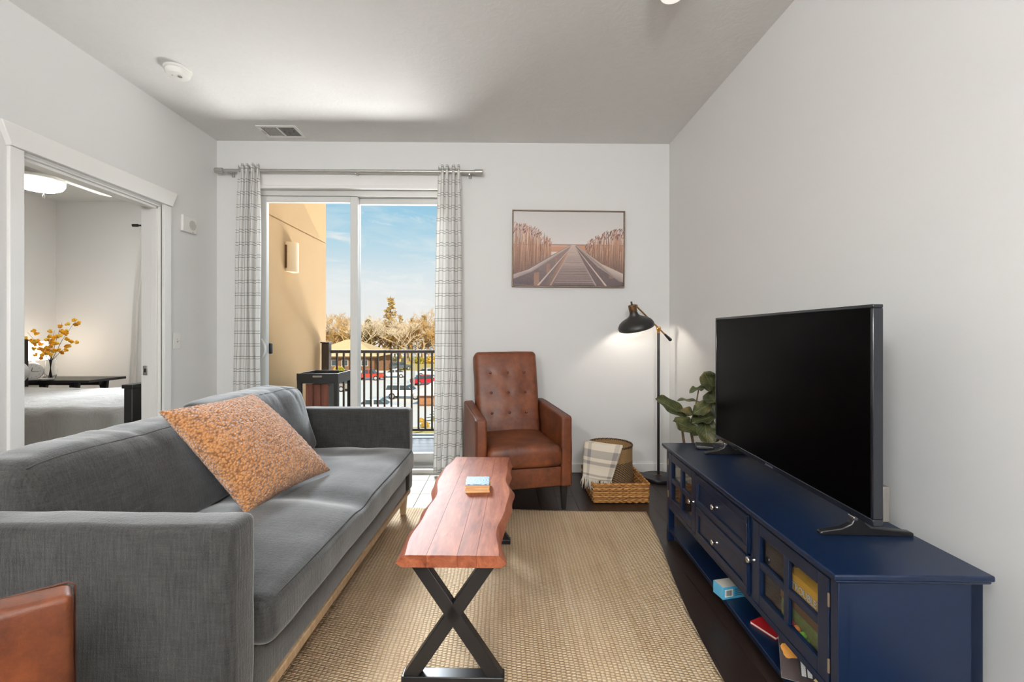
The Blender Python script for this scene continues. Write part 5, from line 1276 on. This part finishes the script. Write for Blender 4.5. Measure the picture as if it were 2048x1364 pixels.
def pine(seed, mat_t, mat_l, Ht=15, open_=.35):
    rr = random.Random(seed); tr_ = MB().tube([(0, 0, 0), (.1, 0, Ht * .5), (0, 0, Ht)], [.26, .17, .04], 7); lf_ = MB()
    z = Ht * .14
    while z < Ht * .98:
        k0 = 1 - (z / Ht); R0 = Ht * .24 * (k0 ** .75) * rr.uniform(.7, 1.15) + .25
        for k in range(7):
            if rr.random() < open_ * .5: continue
            a = rr.uniform(0, 6.283); dr = rr.uniform(.75, 1.1) * R0
            tip = Vector((math.cos(a) * dr, math.sin(a) * dr, z + dr * rr.uniform(-.10, .22)))
            for q in range(16):
                s_ = rr.uniform(.25, 1.0); c_ = Vector((0, 0, z)).lerp(tip, s_) + Vector((rr.uniform(-.3, .3), rr.uniform(-.3, .3), rr.uniform(-.15, .25)))
                d1_ = Vector((rr.uniform(-1, 1), rr.uniform(-1, 1), rr.uniform(-.4, .6))).normalized() * rr.uniform(.2, .42); d2_ = d1_.cross(Vector((rr.uniform(-1, 1), rr.uniform(-1, 1), rr.uniform(-1, 1)))).normalized() * .10
                lf_.add([c_ - d1_, c_ + d2_, c_ + d1_, c_ - d2_], [(0, 1, 2, 3)])
        z += Ht * .035
    return tr_.mesh('trunk', [mat_t], 180), lf_.mesh('needle_mass', [mat_l], None)
tk = plain('bark_brown', '#6b543d', .9, var=.2); tk2 = plain('bark_pale', '#b5a28a', .9, var=.2); tw1 = plain('twig_gold', '#d8b47a', .9, var=.25, vs=2); tw2 = plain('twig_pale', '#ead9c0', .9, var=.2, vs=2); ndl = plain('needle_tan', '#c2a362', .9, var=.35, vs=1.2); ndl2 = plain('needle_olive', '#8d7f3c', .9, var=.35, vs=1.2)
protos = {'dark': bare_tree(3, tk, tw1, 13), 'gold': bare_tree(8, tk2, tw1, 13, .72, 6, 3, .35), 'pale': bare_tree(14, tk2, tw2, 13, .60, 6, 3, .2), 'brush': bare_tree(23, tw1, tw1, 8, .8, 6, 3, .45), 'pine': pine(4, tk, ndl, 15, .4), 'spruce': pine(9, tk, ndl2, 11, .1)}
def tree(kind, px, py, topy, lab, group, seed, h0):
    p = gnd(px, py); scl = ((py - topy) * p.y / FPX) / h0
    o = thing('pine_tree' if kind in ('pine', 'spruce') else 'bare_tree', lab, 'tree', p, random.Random(seed).uniform(0, 6.28), group); a, b_ = protos[kind]
    for me, nm in ((a, 'trunk'), (b_, 'crown' if kind not in ('pine', 'spruce') else 'needles')):
        q = obj(nm, me, None, o); q.scale = (scl, scl, scl)
tg = 'trees beyond the parking lot'
tree('dark', 680, 726, 604, 'dark trunked bare tree rising behind the low building roof', tg, 1, 12.0)
tree('pine', 781, 724, 592, 'tall open tan pine above the parking lot', tg, 2, 15.0)
tree('spruce', 737, 725, 640, 'dense dark conical evergreen beside the door stile', tg, 3, 11.0)
tree('pale', 812, 726, 620, 'pale bare tree with white branches in front of the pines', tg, 4, 12.0)
tree('gold', 848, 724, 610, 'golden bare tree at the curtain end of the treeline', tg, 5, 12.0)
tree('pale', 728, 727, 618, 'pale bare tree partly behind the door stile', tg, 6, 12.0)
for k in range(22):
    px = 648 + 11.0 * k + random.Random(k).uniform(-3, 3)
    tree(['brush', 'gold', 'brush', 'pale'][k % 4] if px > 720 else 'brush', px, 722 + (k % 3), (645 if px < 722 else 632) + random.Random(k + 50).uniform(-8, 10), 'tan winter tree in the distant treeline', 'distant winter trees in the treeline', k + 9, 12.0 if (k % 4 in (1, 3) and px > 720) else 7.4)
for k in range(4): tree('pine', 800 + 24 * k, 721, 628 + 6 * (k % 2), 'tan pine in the back row of the treeline', 'pines in the back row of the treeline', k + 70, 15.0)
for k in range(13):
    tree(['brush', 'gold', 'pale'][k % 3], 892 + 24 * k, 722 + (k % 3), 640 + 6 * (k % 4), 'tan winter tree in the distant treeline', 'distant winter trees in the treeline', k + 120, 12.0 if k % 3 else 7.4)
